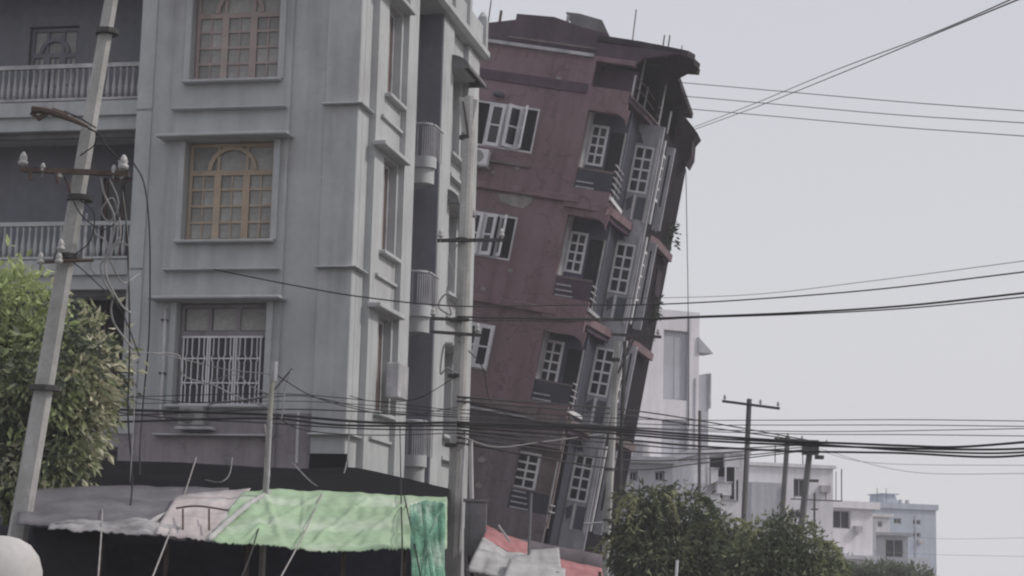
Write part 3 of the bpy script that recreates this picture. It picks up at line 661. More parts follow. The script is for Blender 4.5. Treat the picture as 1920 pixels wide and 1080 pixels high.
# sheet roof over the street terrace, corrugated and ragged at the street edge
pl = [(-1.3, -0.05), (0.0, 0.02), (1.2, 0.28), (1.45, 0.36), (1.62, 0.70), (1.55, 1.2), (1.66, 1.7), (1.50, 2.1), (1.58, 2.4), (1.2, 2.5), (1.0, 2.9), (0.8, 3.3), (0.66, 8.5), (-1.3, 8.5)]
MB().prism(pl, 18.16, 18.34, 'z').build('terrace_roof', 'roofdark', bb)
for k in range(8): MB().tube([(-1.2, 0.3 + 1.0 * k, 18.37), (0.6, 0.35 + 1.0 * k, 18.35)], 0.05, 5).build('roof_purlin', 'roofdark', bb)
MB().prism([(-1.3, 17.724), (0.0, 17.60), (0.2, 17.85), (1.3, 18.15), (-1.3, 18.158)], 0.05, 0.2, 'y').build('roof_fascia', 'browndark', bb)
for (x, y, z0, z1) in ((0.3, 4.2, 16.66, 18.2), (0.34, 5.9, 16.66, 17.7), (0.36, 8.4, 16.66, 17.8), (0.06, 0.1, 16.66, 17.3), (0.22, 1.6, 16.66, 17.35), (0.42, 6.5, 17.0, 18.2), (0.1, 0.9, 16.66, 18.2)):
    MB().box(x - 0.025, x + 0.025, y - 0.025, y + 0.025, z0, z1).build('terrace_post', 'white' if y > 4 else 'whitedull', bb)
for z in (17.3, 17.0):
    MB().tube([(0.06, 0.1, z), (0.22, 1.6, z), (0.30, 4.2, z)], 0.018, 5).build('terrace_rail', 'ledge', bb)
# starter bars and poles standing on the roof
for (u, v0, v1, y, r) in ((921, 0, 40, 0.5, 0.02), (940, 20, 42, 0.5, 0.045), (1193, 18, 72, 0.8, 0.018), (1246, 66, 90, 0.6, 0.022), (1256, 66, 92, 0.6, 0.022), (1279, 85, 105, 1.2, 0.016), (905, 27, 45, 0.5, 0.016)):
    a = bl(u, v0, y); c = bl(u - (v1 - v0) * 0.10, v1, y); c.z -= 0.3
    MB().tube([a, c], r, 5).build('starter_bar', 'rust', bb)
# white air conditioner on a bracket below the upper left window
aq = B.mat() @ Matrix.Translation((-4.08, 0.0, 13.80))
a5 = thing('air_conditioner', 'white air conditioner below the top left window of the leaning brown building', 'air conditioner', aq)
MB().box(-0.30, 0.26, -0.36, -0.05, 0.0, 0.48).build('casing', 'white', a5, bevel=0.02)
fan = MB(); fan.lathe([(0.19, 0), (0.19, 0.02), (0.16, 0.025), (0.05, 0.02)], (-0.06, -0.36, 0.24), 16, Vector((0, -1, 0))); fan.build('fan_grille', 'greycable', a5)
MB().box(-0.32, 0.28, -0.38, 0.0, -0.05, -0.004).build('bracket_shelf', 'whitedull', a5)
hd = bl(934, 178, -0.2); MB().box(hd.x - 0.14, hd.x + 0.16, -0.35, 0.001, hd.z - 0.02, hd.z + 0.06).build('small_hood', 'navy', bb)

# ================================================================== FAR BUILDINGS
def far_house(name, label, u0, u1, vtop, Y, yaw, depth, m_, wins=(), roof_over=0.25, roof_t=0.25, win_m='darkin', parapet=0.0):
    a = at(u0, vtop, Y); o = Vector((a.x, a.y, 0)); F = Frame(o, radians(yaw))
    W = F.loc(u1, vtop, 1, 0).x; H = a.z
    t = thing(name, label, 'building', F.mat())
    hs = []
    for (wu0, wu1, wv0, wv1) in wins:
        p = F.loc(wu0, wv1, 1, 0); q = F.loc(wu1, wv0, 1, 0); hs.append((p.x, q.x, p.z, q.z))
    MB().wall(0, W, -0.2, H, hs, 0, 0.3).build('front_wall', m_, t)
    MB().box(0, W, 0.301, depth, -0.2, H).build('block', m_, t)
    MB().box(-roof_over, W + roof_over, -roof_over, depth + roof_over, H, H + roof_t).build('roof', m_, t)
    if parapet: MB().box(0, W, 0.0, 0.2, H + roof_t, H + roof_t + parapet).build('parapet', m_, t)
    for h_ in hs: window(t, h_[0], h_[2], h_[1] - h_[0], h_[3] - h_[2], 0.12, cols=2, rows=1, bar=0.06, fm='fargrey', pm=win_m)
    return t, F, W, H
t, F, W, H = far_house('white_tower_house', 'tall pale grey-white house rising right behind the leaning building', 1150, 1312, 578, 90, -26, 6, 'farwhite', wins=[(1243, 1292, 622, 748), (1240, 1290, 790, 860)], roof_over=0.0, roof_t=0.2, win_m='fargrey')
MB().prism([(W - 0.1, 0), (W + 0.75, -0.0), (W - 0.1, 0.75)], -0.1, 0.9, 'y').build('gable_awning', 'fargrey', t, (0, 0, H - 1.75))
MB().box(W + 0.003, W + 0.62, 0.1, 1.2, 0, H - 2.8).build('stair_block', 'fargrey', t)
MB().box(W + 0.622, W + 0.70, 0.0, 1.2, H - 4.4, H - 2.7).build('stair_fin', 'whitedull', t)
MB().box(W - 0.62, W - 0.55, -0.06, 0.0, 3, H - 0.1).build('drainpipe', 'fargrey', t)
MB().box(W - 0.25, W - 0.20, -0.06, 0.0, 3, H - 3.0).build('drainpipe', 'fargrey', t)
MB().box(0.6, 1.9, -0.7, 0.0, H - 1.5, H - 0.9).build('roof_tank', 'whitedull', t)

t, F, W, H = far_house('balcony_house', 'pale house with stacked white balconies just left of the crossarm pole', 1325, 1398, 850, 82, -10, 9, 'farwhite', wins=[], roof_over=0.2)
def fpx(F, u0, u1, v0, v1, y): p = F.loc(u0, v1, 1, y); q = F.loc(u1, v0, 1, y); return p.x, q.x, p.z, q.z
for r_ in ((1331, 1358, 858, 893), (1361, 1377, 876, 906), (1369, 1384, 900, 940), (1338, 1356, 905, 925)):
    x0, x1, z0, z1 = fpx(F, *r_, -0.01); MB().box(x0, x1, -0.03, -0.004, z0, z1).build('opening', 'darkin', t)
for r_ in ((1300, 1323, 866, 906), (1333, 1346, 880, 907), (1362, 1391, 852, 875), (1344, 1371, 906, 928), (1352, 1380, 940, 965), (1326, 1352, 928, 950)):
    x0, x1, z0, z1 = fpx(F, *r_, -0.5); bo_ = MB().box(x0, x1, -0.55, -0.04, z0, z1).build('balcony', 'white', t)
    MB().box(x0 - 0.04, x1 + 0.04, -0.60, -0.04, z1 + 0.002, z1 + 0.07).build('coping', 'whitedull', bo_)
for u, v0, v1 in ((1327, 855, 910), (1360, 855, 908), (1378, 876, 940), (1392, 852, 940)):
    x0, x1, z0, z1 = fpx(F, u - 1.5, u + 1.5, v0, v1, -0.5); MB().box(x0, x1, -0.58, -0.50, z0, z1).build('balcony_post', 'white', t)

t, F, W, H = far_house('rooftop_house', 'pale two-tier house with a thin-railed roof terrace, behind the far wooden poles', 1402, 1562, 872, 112, -16, 9, 'farwhite', wins=[(1488, 1511, 898, 932), (1478, 1506, 957, 972)], roof_over=0.15, roof_t=0.2)
MB().box(0.0, 1.9, -0.6, -0.01, 0, H - 1.0).build('front_block', 'fargrey', t)
MB().box(1.85, 2.0, -0.7, -0.55, 0, H - 1.2).build('white_pier', 'white', t)
MB().lathe([(0.4, 0), (0.42, 0.8), (0.25, 1.0), (0.1, 1.05)], (1.0, 3.0, H + 0.2), 12).build('water_tank', 'fargrey', t)
for x in (2.6, 4.4): MB().box(x, x + 0.05, 2.0, 2.05, H + 0.2, H + 1.5).build('aerial', 'steel', t)
MB().box(W - 0.9, W - 0.3, -0.35, -0.01, H - 1.4, H - 1.0).build('air_conditioner_box', 'whitedull', t)
rt = MB(); zr = H - 1.95
rt.box(2.3, W + 0.1, -1.0, -0.93, zr, zr + 0.07)
for k in range(5): rt.box(2.5 + 0.66 * k, 2.54 + 0.66 * k, -0.98, -0.95, zr, zr + (1.75 if k == 4 else 0.5))
rt.box(W + 0.05, W + 0.10, -1.0, -0.95, zr, zr + 1.9)
rt.build('terrace_rail', 'steel', t)

t, F, W, H = far_house('square_window_house', 'white box house with one square dark window, beyond the bushes', 1527, 1636, 950, 122, -24, 10, 'farwhite', wins=[(1562, 1595, 958, 991)], roof_over=0.35, roof_t=0.45)
MB().box(-0.2, W + 0.4, -0.5, -0.01, H - 3.2, H - 2.95).build('lower_eave', 'fargrey', t)
MB().box(2.9, 3.4, -0.35, -0.01, H - 1.5, H - 1.1).build('air_conditioner_box', 'whitedull', t)
MB().box(0.35, 0.42, -0.08, -0.01, 0, H - 0.1).build('drainpipe', 'fargrey', t)
MB().box(W + 0.001, W + 0.6, 0.5, 6, 0, H - 0.6).build('side_annex', 'fargrey', t)
t, F, W, H = far_house('bluegrey_block', 'blue-grey flat-roofed block farthest right, with a small roof hut', 1640, 1755, 952, 205, -20, 14, 'farblue', wins=[(1712, 1726, 975, 983), (1712, 1726, 999, 1007), (1676, 1690, 972, 982), (1650, 1668, 998, 1006)], roof_over=0.2, roof_t=0.6)
MB().prism([(2.3, 0), (4.2, 0), (3.7, 1.0), (2.4, 1.0)], 2, 5, 'y').build('roof_hut', 'farblue', t, (0, 0, H + 0.6))
MB().box(2.2, 4.1, 1.8, 5.2, H + 1.60, H + 1.72).build('hut_roof', 'fargrey', t)
for x in (4.35, 5.2): MB().box(x, x + 0.25, 2, 2.4, H + 0.6, H + 1.1).build('roof_tank', 'fargrey', t)
MB().box(W * 0.65, W * 0.67, -0.1, -0.01, 0, H - 0.6).build('drainpipe', 'fargrey', t)
MB().box(0.0, W * 0.64, -3.0, -0.02, 0, H - 5.2).build('front_shop', 'fargrey', t)
for x in (0.9, 2.0): MB().box(x, x + 0.05, 1.0, 1.05, H + 0.6, H + 2.2).build('aerial', 'steel', t)
for x in (1.2, 3.1, 5.2): MB().box(x, x + 0.5, -0.35, -0.01, H - 3.6, H - 3.2).build('air_conditioner_box', 'whitedull', t)
t, F, W, H = far_house('low_far_house', 'low pale house half hidden behind the dark drooping tree', 1166, 1262, 866, 76, -12, 5, 'fargrey', wins=[(1180, 1196, 884, 902), (1228, 1246, 884, 902)], roof_over=0.15)
MB().lathe([(0.35, 0), (0.36, 0.6), (0.2, 0.75), (0.08, 0.78)], (1.2, 1.5, H + 0.25), 12).build('water_tank', 'whitedull', t)
t, F, W, H = far_house('middle_far_house', 'small grey house between the tall white house and balcony house', 1280, 1330, 872, 98, -10, 6, 'fargrey', wins=[(1288, 1300, 884, 900)], roof_over=0.15)
t, F, W, H = far_house('hazy_far_house', 'small hazy house peeping between the square-windowed and blue-grey houses', 1622, 1668, 968, 165, -14, 8, 'farwhite', wins=[(1630, 1638, 978, 988), (1646, 1654, 978, 988)], roof_over=0.25)
t, F, W, H = far_house('low_grey_house', 'low grey house with dark porch at the foot of the blue-grey block', 1652, 1702, 1004, 150, 0, 6, 'fargrey', wins=[(1660, 1694, 1012, 1045)], roof_over=0.3)

# ================================================================== POLES
def pole(name, label, pts, r0, r1, m_='concrete', n=8, flat=1.0, rot=pi / 8, group=None):
    """concrete pole from its foot (below ground level) to its tip"""
    a, b_ = Vector(pts[0]), Vector(pts[1])
    foot = a + (a - b_) * ((a.z + 0.6) / (b_.z - a.z))
    t_ = thing(name, label, 'utility pole', loc=(foot.x, foot.y, 0), group=group); base = Vector((foot.x, foot.y, 0))
    L = (b_ - foot).length; K = 6
    P = [foot.lerp(b_, k / K) - base for k in range(K + 1)]
    MB().tube(P, [r0 + (r1 - r0) * k / K for k in range(K + 1)], n, rot, flat).build('pole_shaft', m_, t_)
    return t_, base
def strap(parent, base, u, v, Y, r, h=0.06, m_='steel', name='strap'):
    p = at(u, v, Y) - base
    MB().lathe([(r, -h / 2), (r + 0.012, -h / 2), (r + 0.012, h / 2), (r, h / 2)], p, 10).build(name, m_, parent)
def insulator(parent, p, s=1.0, name='insulator'):
    MB().lathe([(0.018 * s, -0.10 * s), (0.018 * s, 0.0), (0.06 * s, 0.01 * s), (0.065 * s, 0.05 * s), (0.04 * s, 0.07 * s), (0.055 * s, 0.09 * s), (0.035 * s, 0.15 * s), (0.015 * s, 0.18 * s)], p, 8).build(name, 'porcelain', parent, smooth=True)

# big near pole at the left
lp, lb = pole('concrete_pole', 'thick near concrete pole leaning right, in front of the left tree', (at(35, 1000, 26.0), at(212, -20, 26.0)), 0.215, 0.130, rot=pi / 4, n=4, flat=0.62)
lp.children[0].modifiers.new('bevel', 'BEVEL').width = 0.05
for u, v, r in ((201, 60, 0.155), (150, 372, 0.175), (127, 482, 0.185), (83, 728, 0.20)): strap(lp, lb, u, v, 26.0, r, 0.07)
ca = at(38, 318, 25.78) - lb; cb = at(242, 326, 25.78) - lb
arm = MB().tube([ca, cb], 0.05, 4, pi / 4).build('crossarm', 'rust', lp)
for u, v, s in ((43, 310, 1.05), (231, 318, 1.15), (80, 322, 0.7), (112, 334, 0.7), (213, 326, 0.7)): insulator(lp, at(u, v, 25.78) - lb, s)
for u, v in ((56, 330), (106, 335), (128, 350)): MB().tube([at(u, v - 10, 25.75) - lb, at(u + 2, v + 8, 25.75) - lb], 0.025, 6).build('pin', 'rust', lp)
MB().tube([at(u, v, 25.7) - lb for u, v in ((60, 206), (85, 207), (105, 213), (130, 222), (165, 238))], [0.06, 0.045, 0.05, 0.04, 0.02], 6).build('broken_bracket', 'rust', lp)
MB().tube([at(u, v, 25.72) - lb for u, v in ((58, 212), (72, 222), (100, 206), (128, 214))], [0.03, 0.045, 0.035, 0.02], 5).build('bracket_stub', 'rust', lp)
for pts, r, m_ in (([(165, 240), (185, 252), (205, 280), (225, 300)], 0.014, 'rubber'), ([(180, 248), (178, 270), (160, 285), (150, 292)], 0.010, 'rubber'), ([(120, 208), (150, 222), (180, 240)], 0.012, 'rubber')):
    MB().tube(spline([at(u, v, 25.75) - lb for u, v in pts], 6), r, 5).build('jumper_lead', m_, lp, smooth=True)
for u, v in ((114, 470), (110, 494), (76, 495)): insulator(lp, at(u, v, 25.75) - lb, 0.9)
MB().tube([at(70, 492, 25.8) - lb, at(175, 488, 25.8) - lb], 0.025, 5).build('lower_arm', 'rust', lp)
MB().tube([at(162, 400, 25.85) - lb, at(155, 484, 25.85) - lb], 0.018, 5).build('conduit', 'whitedull', lp)
# cable tangle beside it
for i, (pts, r, m_) in enumerate((
    ([(188, 328, 25.8), (196, 365, 25.8), (212, 400, 25.9), (214, 430, 26), (206, 462, 26), (203, 480, 26)], 0.016, 'greycable'),
    ([(175, 425, 25.9), (180, 440, 26), (196, 450, 26), (202, 470, 26), (196, 485, 26), (188, 500, 26), (196, 530, 26), (212, 555, 26.1), (208, 580, 26.2), (216, 610, 26.3), (250, 655, 26.4)], 0.015, 'greycable'),
    ([(225, 445, 26), (214, 460, 26), (208, 478, 26), (198, 492, 26), (200, 520, 26), (214, 550, 26.1), (230, 575, 26.2), (246, 588, 26.3)], 0.017, 'greycable'),
    ([(240, 460, 26), (224, 455, 26), (212, 468, 26)], 0.012, 'greycable'),
    ([(176, 420, 25.9), (172, 445, 26), (176, 470, 26), (170, 500, 26), (178, 515, 26)], 0.011, 'greycable'),
    ([(215, 330, 25.9), (230, 345, 26.5), (237, 420, 27), (241, 520, 27), (243, 650, 27), (240, 780, 27), (248, 900, 27), (238, 1000, 26)], 0.013, 'rubber'),
    ([(250, 305, 36), (270, 345, 36), (280, 430, 36), (281, 560, 36), (278, 650, 36), (268, 760, 36), (262, 860, 34), (268, 1000, 27)], 0.016, 'rubber'))):
    lab = ['grey cable hanging from the crossarm of the thick leaning pole', 'pale cable twisting down past the left tree to the grey wall', 'thick pale cable forking right from the tangle beside the near pole', 'short stub of pale cable at the top of the tangle', 'short curled pale cable beside the near pole shaft', 'black drop cable hanging straight down right of the near pole', 'black cable down the grey building corner to the stall roof'][i]
    cable(pts, r, lab, m_=m_, name='hanging_cable')

# pole in the middle
mp, mb = pole('concrete_pole', 'round concrete pole in front of the gap between the two apartment buildings', (at(849, 1070, 36), at(882, 182, 36)), 0.165, 0.115, n=12, rot=0)
for u, v, r in ((874, 258, 0.125), (868, 450, 0.135), (859, 600, 0.15), (855, 705, 0.15), (850, 835, 0.16)): strap(mp, mb, u, v, 36, r, 0.06)
MB().tube([at(820, 451, 35.84) - mb, at(945, 450, 35.84) - mb], 0.045, 4, pi / 4).build('crossarm', 'steel', mp)
MB().tube([at(806, 597, 35.82) - mb, at(880, 600, 35.82) - mb], 0.04, 4, pi / 4).build('crossarm', 'steel', mp)
MB().tube([at(808, 622, 35.82) - mb, at(905, 629, 35.82) - mb], 0.04, 4, pi / 4).build('crossarm', 'steel', mp)
for u, v in ((826, 445), (940, 444), (812, 592), (895, 622)): insulator(mp, at(u, v, 35.82) - mb, 0.9)
MB().prism([(-0.17, 0.75), (0.19, 0.70), (0.08, 0.0), (-0.10, 0.05)], -0.10, 0.12, 'y').build('pole_cap', 'concrete', mp, at(875, 255, 36) - mb)
MB().tube([at(868, 190, 35.86) - mb, at(873, 220, 35.86) - mb, at(878, 258, 35.86) - mb], 0.022, 5).build('stay_bar', 'steel', mp)
MB().tube([at(872, 815, 35.8) - mb, at(866, 905, 35.8) - mb, at(860, 1040, 35.8) - mb], 0.028, 6).build('conduit', 'pipe', mp)
MB().tube([at(882, 825, 36.1) - mb, at(884, 945, 36.1) - mb], 0.045, 6).build('conduit', 'pipe', mp)
for pts in ([(855, 700), (838, 690), (826, 700), (832, 650), (846, 645)], [(862, 455), (842, 480), (850, 520), (838, 545), (846, 590)], [(858, 560), (835, 552), (822, 575), (845, 592)]):
    MB().tube(spline([at(u, v, 35.85) - mb for u, v in pts], 6), 0.018, 5).build('cable_loop', 'greycable', mp, smooth=True)
# steel cabinet strapped to it
p = at(890, 1048, 35.6)
cab = thing('switch_cabinet', 'grey steel cabinet hung on the round pole above the white and red tarps', 'cabinet', loc=(p.x, p.y, p.z))
MB().box(-0.20, 0.20, -0.14, 0.14, 0.06, 1.04).build('casing', 'galv', cab, bevel=0.01)
MB().box(-0.24, 0.23, -0.18, 0.16, 1.042, 1.09).build('lid', 'concdark', cab)
MB().box(-0.10, 0.19, -0.155, -0.141, 0.10, 1.00).build('door', 'galv', cab)
for k in range(3): MB().tube([(-0.10 + 0.1 * k, 0, 0.06), (-0.10 + 0.1 * k, 0.0, -0.06), (-0.08 + 0.1 * k, 0, -0.10)], 0.03, 6).build('cable_gland', 'rubber', cab)

# slim pole before the leaning building
rp, rb = pole('concrete_pole', 'slim pale concrete pole before the right corner of the leaning building', (at(1134, 1070, 51), at(1158, 640, 51)), 0.135, 0.085, m_='concrete', n=8)
MB().tube([at(1148, 627, 50.9) - rb, at(1240, 632, 50.9) - rb], 0.05, 4, pi / 4).build('crossarm', 'steel', rp)
insulator(rp, at(1234, 627, 50.9) - rb, 0.9)
MB().tube([at(1159, 700, 50.9) - rb, at(1190, 632, 50.9) - rb], 0.025, 4).build('arm_brace', 'steel', rp)
strap(rp, rb, 1155, 675, 51, 0.10, 0.10); strap(rp, rb, 1143, 880, 51, 0.125, 0.06); strap(rp, rb, 1140, 975, 51, 0.13, 0.05)
MB().tube([at(1130, 980, 50.8) - rb, at(1095, 982, 50.8) - rb], 0.03, 4).build('lower_arm', 'whitedull', rp)
# short second post beside it
tp2, tb2 = pole('steel_post', 'thin dark steel post behind the slim pale pole', (at(1166, 800, 52.5), at(1172, 640, 52.5)), 0.07, 0.06, m_='steel', n=6)
tp2['category'] = 'post'

# wooden-armed pole and others farther on
def far_pole(label, u0, v0, u1, v1, Y, r, arms, m_='concdark', ins=()):
    t_, b0 = pole('far_pole', label, (at(u0, v0, Y), at(u1, v1, Y)), r * 1.25, r, m_, 8)
    for (a, b_, c, d, rr) in arms: MB().tube([at(a, b_, Y - 0.15) - b0, at(c, d, Y - 0.15) - b0], rr, 4, pi / 4).build('crossarm', 'steel', t_)
    for (a, b_) in ins: insulator(t_, at(a, b_ + 3, Y - 0.15) - b0, 0.8)
    return t_, b0
far_pole('dark pole with a wide sagging crossarm against the sky', 1396, 950, 1405, 748, 62, 0.085, [(1354, 752, 1462, 766, 0.055)], ins=[(1359, 745), (1426, 754), (1459, 758)])
t_, b0 = far_pole('grey wooden pole left of the pair near the rooftop house', 1464, 1000, 1477, 818, 76, 0.10, [(1452, 822, 1512, 826, 0.05)], ins=[(1459, 820), (1477, 815), (1504, 820)])
t_, b0 = far_pole('darker wooden pole right of the pair near the rooftop house', 1500, 1010, 1520, 830, 74, 0.12, [(1506, 834, 1552, 836, 0.06)], ins=[(1550, 828)])
MB().box(-0.3, 0.3, -0.25, 0.2, -0.3, 0.25).build('transformer', 'steel', t_, at(1519, 838, 73.7) - b0)
MB().box(-0.16, 0.16, -0.15, 0.1, -0.06, 0.08).build('lamp_head', 'steel', t_, at(1536, 858, 73.7) - b0)
t_, b0 = far_pole('thin street light post before the square-windowed house', 1527, 1060, 1527, 925, 95, 0.05, [(1520, 955, 1534, 955, 0.05)], m_='steel')
t_['category'] = 'street light'
MB().box(-0.25, 0.25, -0.1, 0.1, -0.05, 0.08).build('lamp_head', 'steel', t_, at(1525, 902, 95) - b0)
t_, b0 = far_pole('thin dark pole rising above the balcony house roof', 1311, 960, 1312, 770, 70, 0.06, [], m_='concdark')
for i, (u, v0, v1) in enumerate(((1457, 845, 960), (1432, 850, 880))):
    pass
rd, rdb = pole('steel_post', 'thin grey steel post in front of the red and white tarps', (at(990, 1075, 33), at(996, 925, 33)), 0.028, 0.026, m_='galv', n=8); rd['category'] = 'post'
wp, wpb = pole('steel_post', 'short white post in front of the right-hand tree', (at(1268, 1078, 38), at(1270, 1050, 38)), 0.032, 0.030, m_='white', n=8); wp['category'] = 'post'

# ================================================================== CABLES
MAINY = {857: 35}
def cy(u): return 35 + 2.6 * min(1, max(0, (u - 857) / 650)) - 4.0 * max(0, (u - 1450) / 500) if u > 857 else 35 - 2.0 * (857 - u) / 857
def strand(pts, r, label, group, m_='rubber'):
    return cable([(u, v, cy(u) + dy) for u, v, *q in pts for dy in [q[0] if q else 0]], r, label, group, m_)
gl = iter([w_ + ' strand of the thick street cable bundle, counted at the right edge' for w_ in ('topmost', 'second', 'lowest', 'third')]); gg = 'strands of the main cable bundle'
strand([(857, 792), (1000, 797), (1140, 803), (1300, 815), (1480, 827), (1600, 832), (1700, 836), (1800, 838), (1960, 826)], 0.024, next(gl), gg)
strand([(857, 796), (1000, 803), (1140, 812), (1300, 825), (1480, 834), (1700, 841), (1850, 843), (1960, 840)], 0.022, next(gl), gg)
strand([(857, 800), (1000, 811), (1140, 822), (1300, 836), (1480, 846), (1600, 848), (1700, 850), (1850, 857), (1960, 851)], 0.022, next(gl), gg)
strand([(857, 794), (1000, 799), (1140, 807), (1300, 820), (1480, 830), (1600, 838), (1700, 845), (1850, 850), (1960, 846)], 0.020, next(gl), gg)
gl2 = iter([w_ + ' of the thin wires running just above the thick cable bundle' for w_ in ('topmost', 'second', 'third', 'lowest')]); g2 = 'thin wires above the bundle'
for pts in ([(862, 768), (1200, 786), (1440, 788), (1700, 787), (1960, 790)], [(862, 775), (1200, 795), (1440, 797), (1700, 797), (1960, 800)], [(862, 782), (1200, 802), (1440, 808), (1600, 809), (1960, 803)], [(862, 786), (1250, 806), (1500, 814), (1700, 815), (1960, 818)]):
    strand(pts, 0.0085, next(gl2), g2)
gl3 = iter([w_ + ' wire from the top in the fan of lines crossing the tall white house' for w_ in ('first', 'second', 'third', 'fourth', 'fifth', 'sixth')]); g3 = 'wires fanning across the white house'
for pts in ([(858, 744), (1170, 768), (1320, 790), (1519, 826)], [(858, 752), (1170, 778), (1320, 800), (1519, 828)], [(858, 806), (1170, 832), (1320, 842), (1519, 834)], [(858, 812), (1170, 845), (1320, 850), (1519, 838)], [(858, 820), (1170, 862), (1320, 860), (1519, 842)], [(858, 830), (1170, 880), (1320, 868), (1519, 844)]):
    cable([(u, v, 35.2 + (u - 857) / (1519 - 857) * 38.2) for u, v in pts], 0.022, next(gl3), g3)
gl4 = iter(['thickest black cable running left from the round pole across the grey wall', 'lowest cable running left from the round pole across the grey wall', 'middle cable running left from the round pole across the grey wall', 'topmost thin wire running left from the round pole below the barred window', 'second thin wire from the top running left from the round pole']); g4 = 'cable strands across the grey front'
for pts, r in (([(857, 792), (700, 792), (500, 777), (230, 768), (-60, 757)], 0.026), ([(857, 798), (640, 797), (500, 784), (250, 790), (-60, 800)], 0.022), ([(857, 782), (640, 770), (500, 768), (250, 778), (-60, 785)], 0.012), ([(857, 770), (640, 746), (500, 738), (250, 744), (-60, 752)], 0.008), ([(857, 774), (640, 756), (500, 752), (250, 757), (-60, 765)], 0.007)):
    strand(pts, r, next(gl4), g4)
cable([(400, 505, 38.3), (540, 533, 36.5), (680, 557, 35.3), (857, 574, 35), (1060, 572, 36.5), (1220, 571, 37), (1400, 562, 36), (1650, 542, 34), (1960, 505, 31)], 0.0135, 'long cable sweeping from the grey wall past the round pole up to the right edge')
cable([(857, 594, 35), (1050, 598, 36), (1210, 597, 37), (1300, 594, 37), (1500, 586, 35), (1700, 573, 33), (1960, 545, 30)], 0.019, 'thick black cable rising to the right edge below the long thin one')
cable([(857, 600, 35), (1050, 602, 36), (1210, 600, 37), (1300, 596, 37), (1500, 589, 35), (1700, 578, 33), (1960, 553, 30)], 0.012, 'second cable lying close under the thick rising one')
cable([(1160, 560, 50), (1400, 553, 45), (1640, 526, 40), (1960, 484, 34)], 0.007, 'faint uppermost wire of those rising to the right edge')
for i, (v0, v1) in enumerate(((155, 211), (180, 233), (203, 258))):
    cable([(1268, v0 - 1, 58.5), (1440, v0 + 14, 55), (1680, v0 + 35, 50), (1960, v1, 44)], 0.012, ['top', 'middle', 'lowest'][i] + ' of three parallel wires from the leaning building to the right', 'three parallel wires')
cable([(1268, 252, 60), (1310, 235, 57), (1420, 192, 48), (1560, 134, 38), (1750, 62, 28), (1960, -30, 20)], 0.009, 'upper of two cables climbing steeply to the top right corner', 'two climbing cables')
cable([(1268, 256, 60), (1310, 240, 57), (1430, 196, 48), (1570, 140, 38), (1755, 63, 28), (1960, -22, 20)], 0.010, 'lower of two cables climbing steeply to the top right corner', 'two climbing cables')
cable([(1286, 318, 62), (1288, 440, 62), (1290, 560, 62), (1291, 800, 62)], 0.014, 'thin wire hanging straight down from the leaning building side', m_='steel')
for i, pts in enumerate(([(1519, 836, 74), (1700, 884, 70), (1960, 888, 60)], [(1640, 1000, 118), (1760, 1010, 110), (1960, 1008, 95)], [(1640, 1034, 118), (1760, 1040, 110), (1960, 1044, 95)], [(1519, 840, 74), (1640, 868, 72), (1960, 873, 62)])):
    cable(pts, 0.010, ['faint wire sagging right from the far wooden pole, lower one', 'faint wire right of the blue-grey block, upper one', 'faint wire right of the blue-grey block, lower one', 'faint wire sagging right from the far wooden pole, upper one'][i], m_='greycable')
# pale slack cables over the barred window
cable([(284, 662, 36.5), (335, 667, 37), (345, 705, 37), (400, 722, 37), (440, 742, 36.5), (480, 756, 36), (515, 768, 33)], 0.016, 'pale slack cable crossing below the white barred window', m_='greycable', name='slack_cable')
cable([(384, 772, 37), (395, 758, 36.5), (430, 752, 36), (470, 748, 35.5), (505, 738, 34), (530, 712, 32), (548, 690, 31)], 0.016, 'pale cable curling up right of the barred window', m_='greycable', name='slack_cable')
cable([(546, 695, 31), (534, 730, 31), (530, 770, 31), (526, 790, 31)], 0.014, 'short pale cable hanging beside the bamboo pole', m_='greycable', name='slack_cable')
cable([(655, 790, 36), (652, 855, 35.5), (640, 900, 34), (615, 918, 32), (585, 905, 32), (548, 868, 34)], 0.013, 'pale cable looping down from the grey corner to the green tarp', m_='greycable', name='slack_cable')
cable([(496, 795, 29), (505, 880, 29), (500, 930, 28)], 0.014, 'pale cable beside the bamboo pole above the tarp', m_='greycable', name='slack_cable')

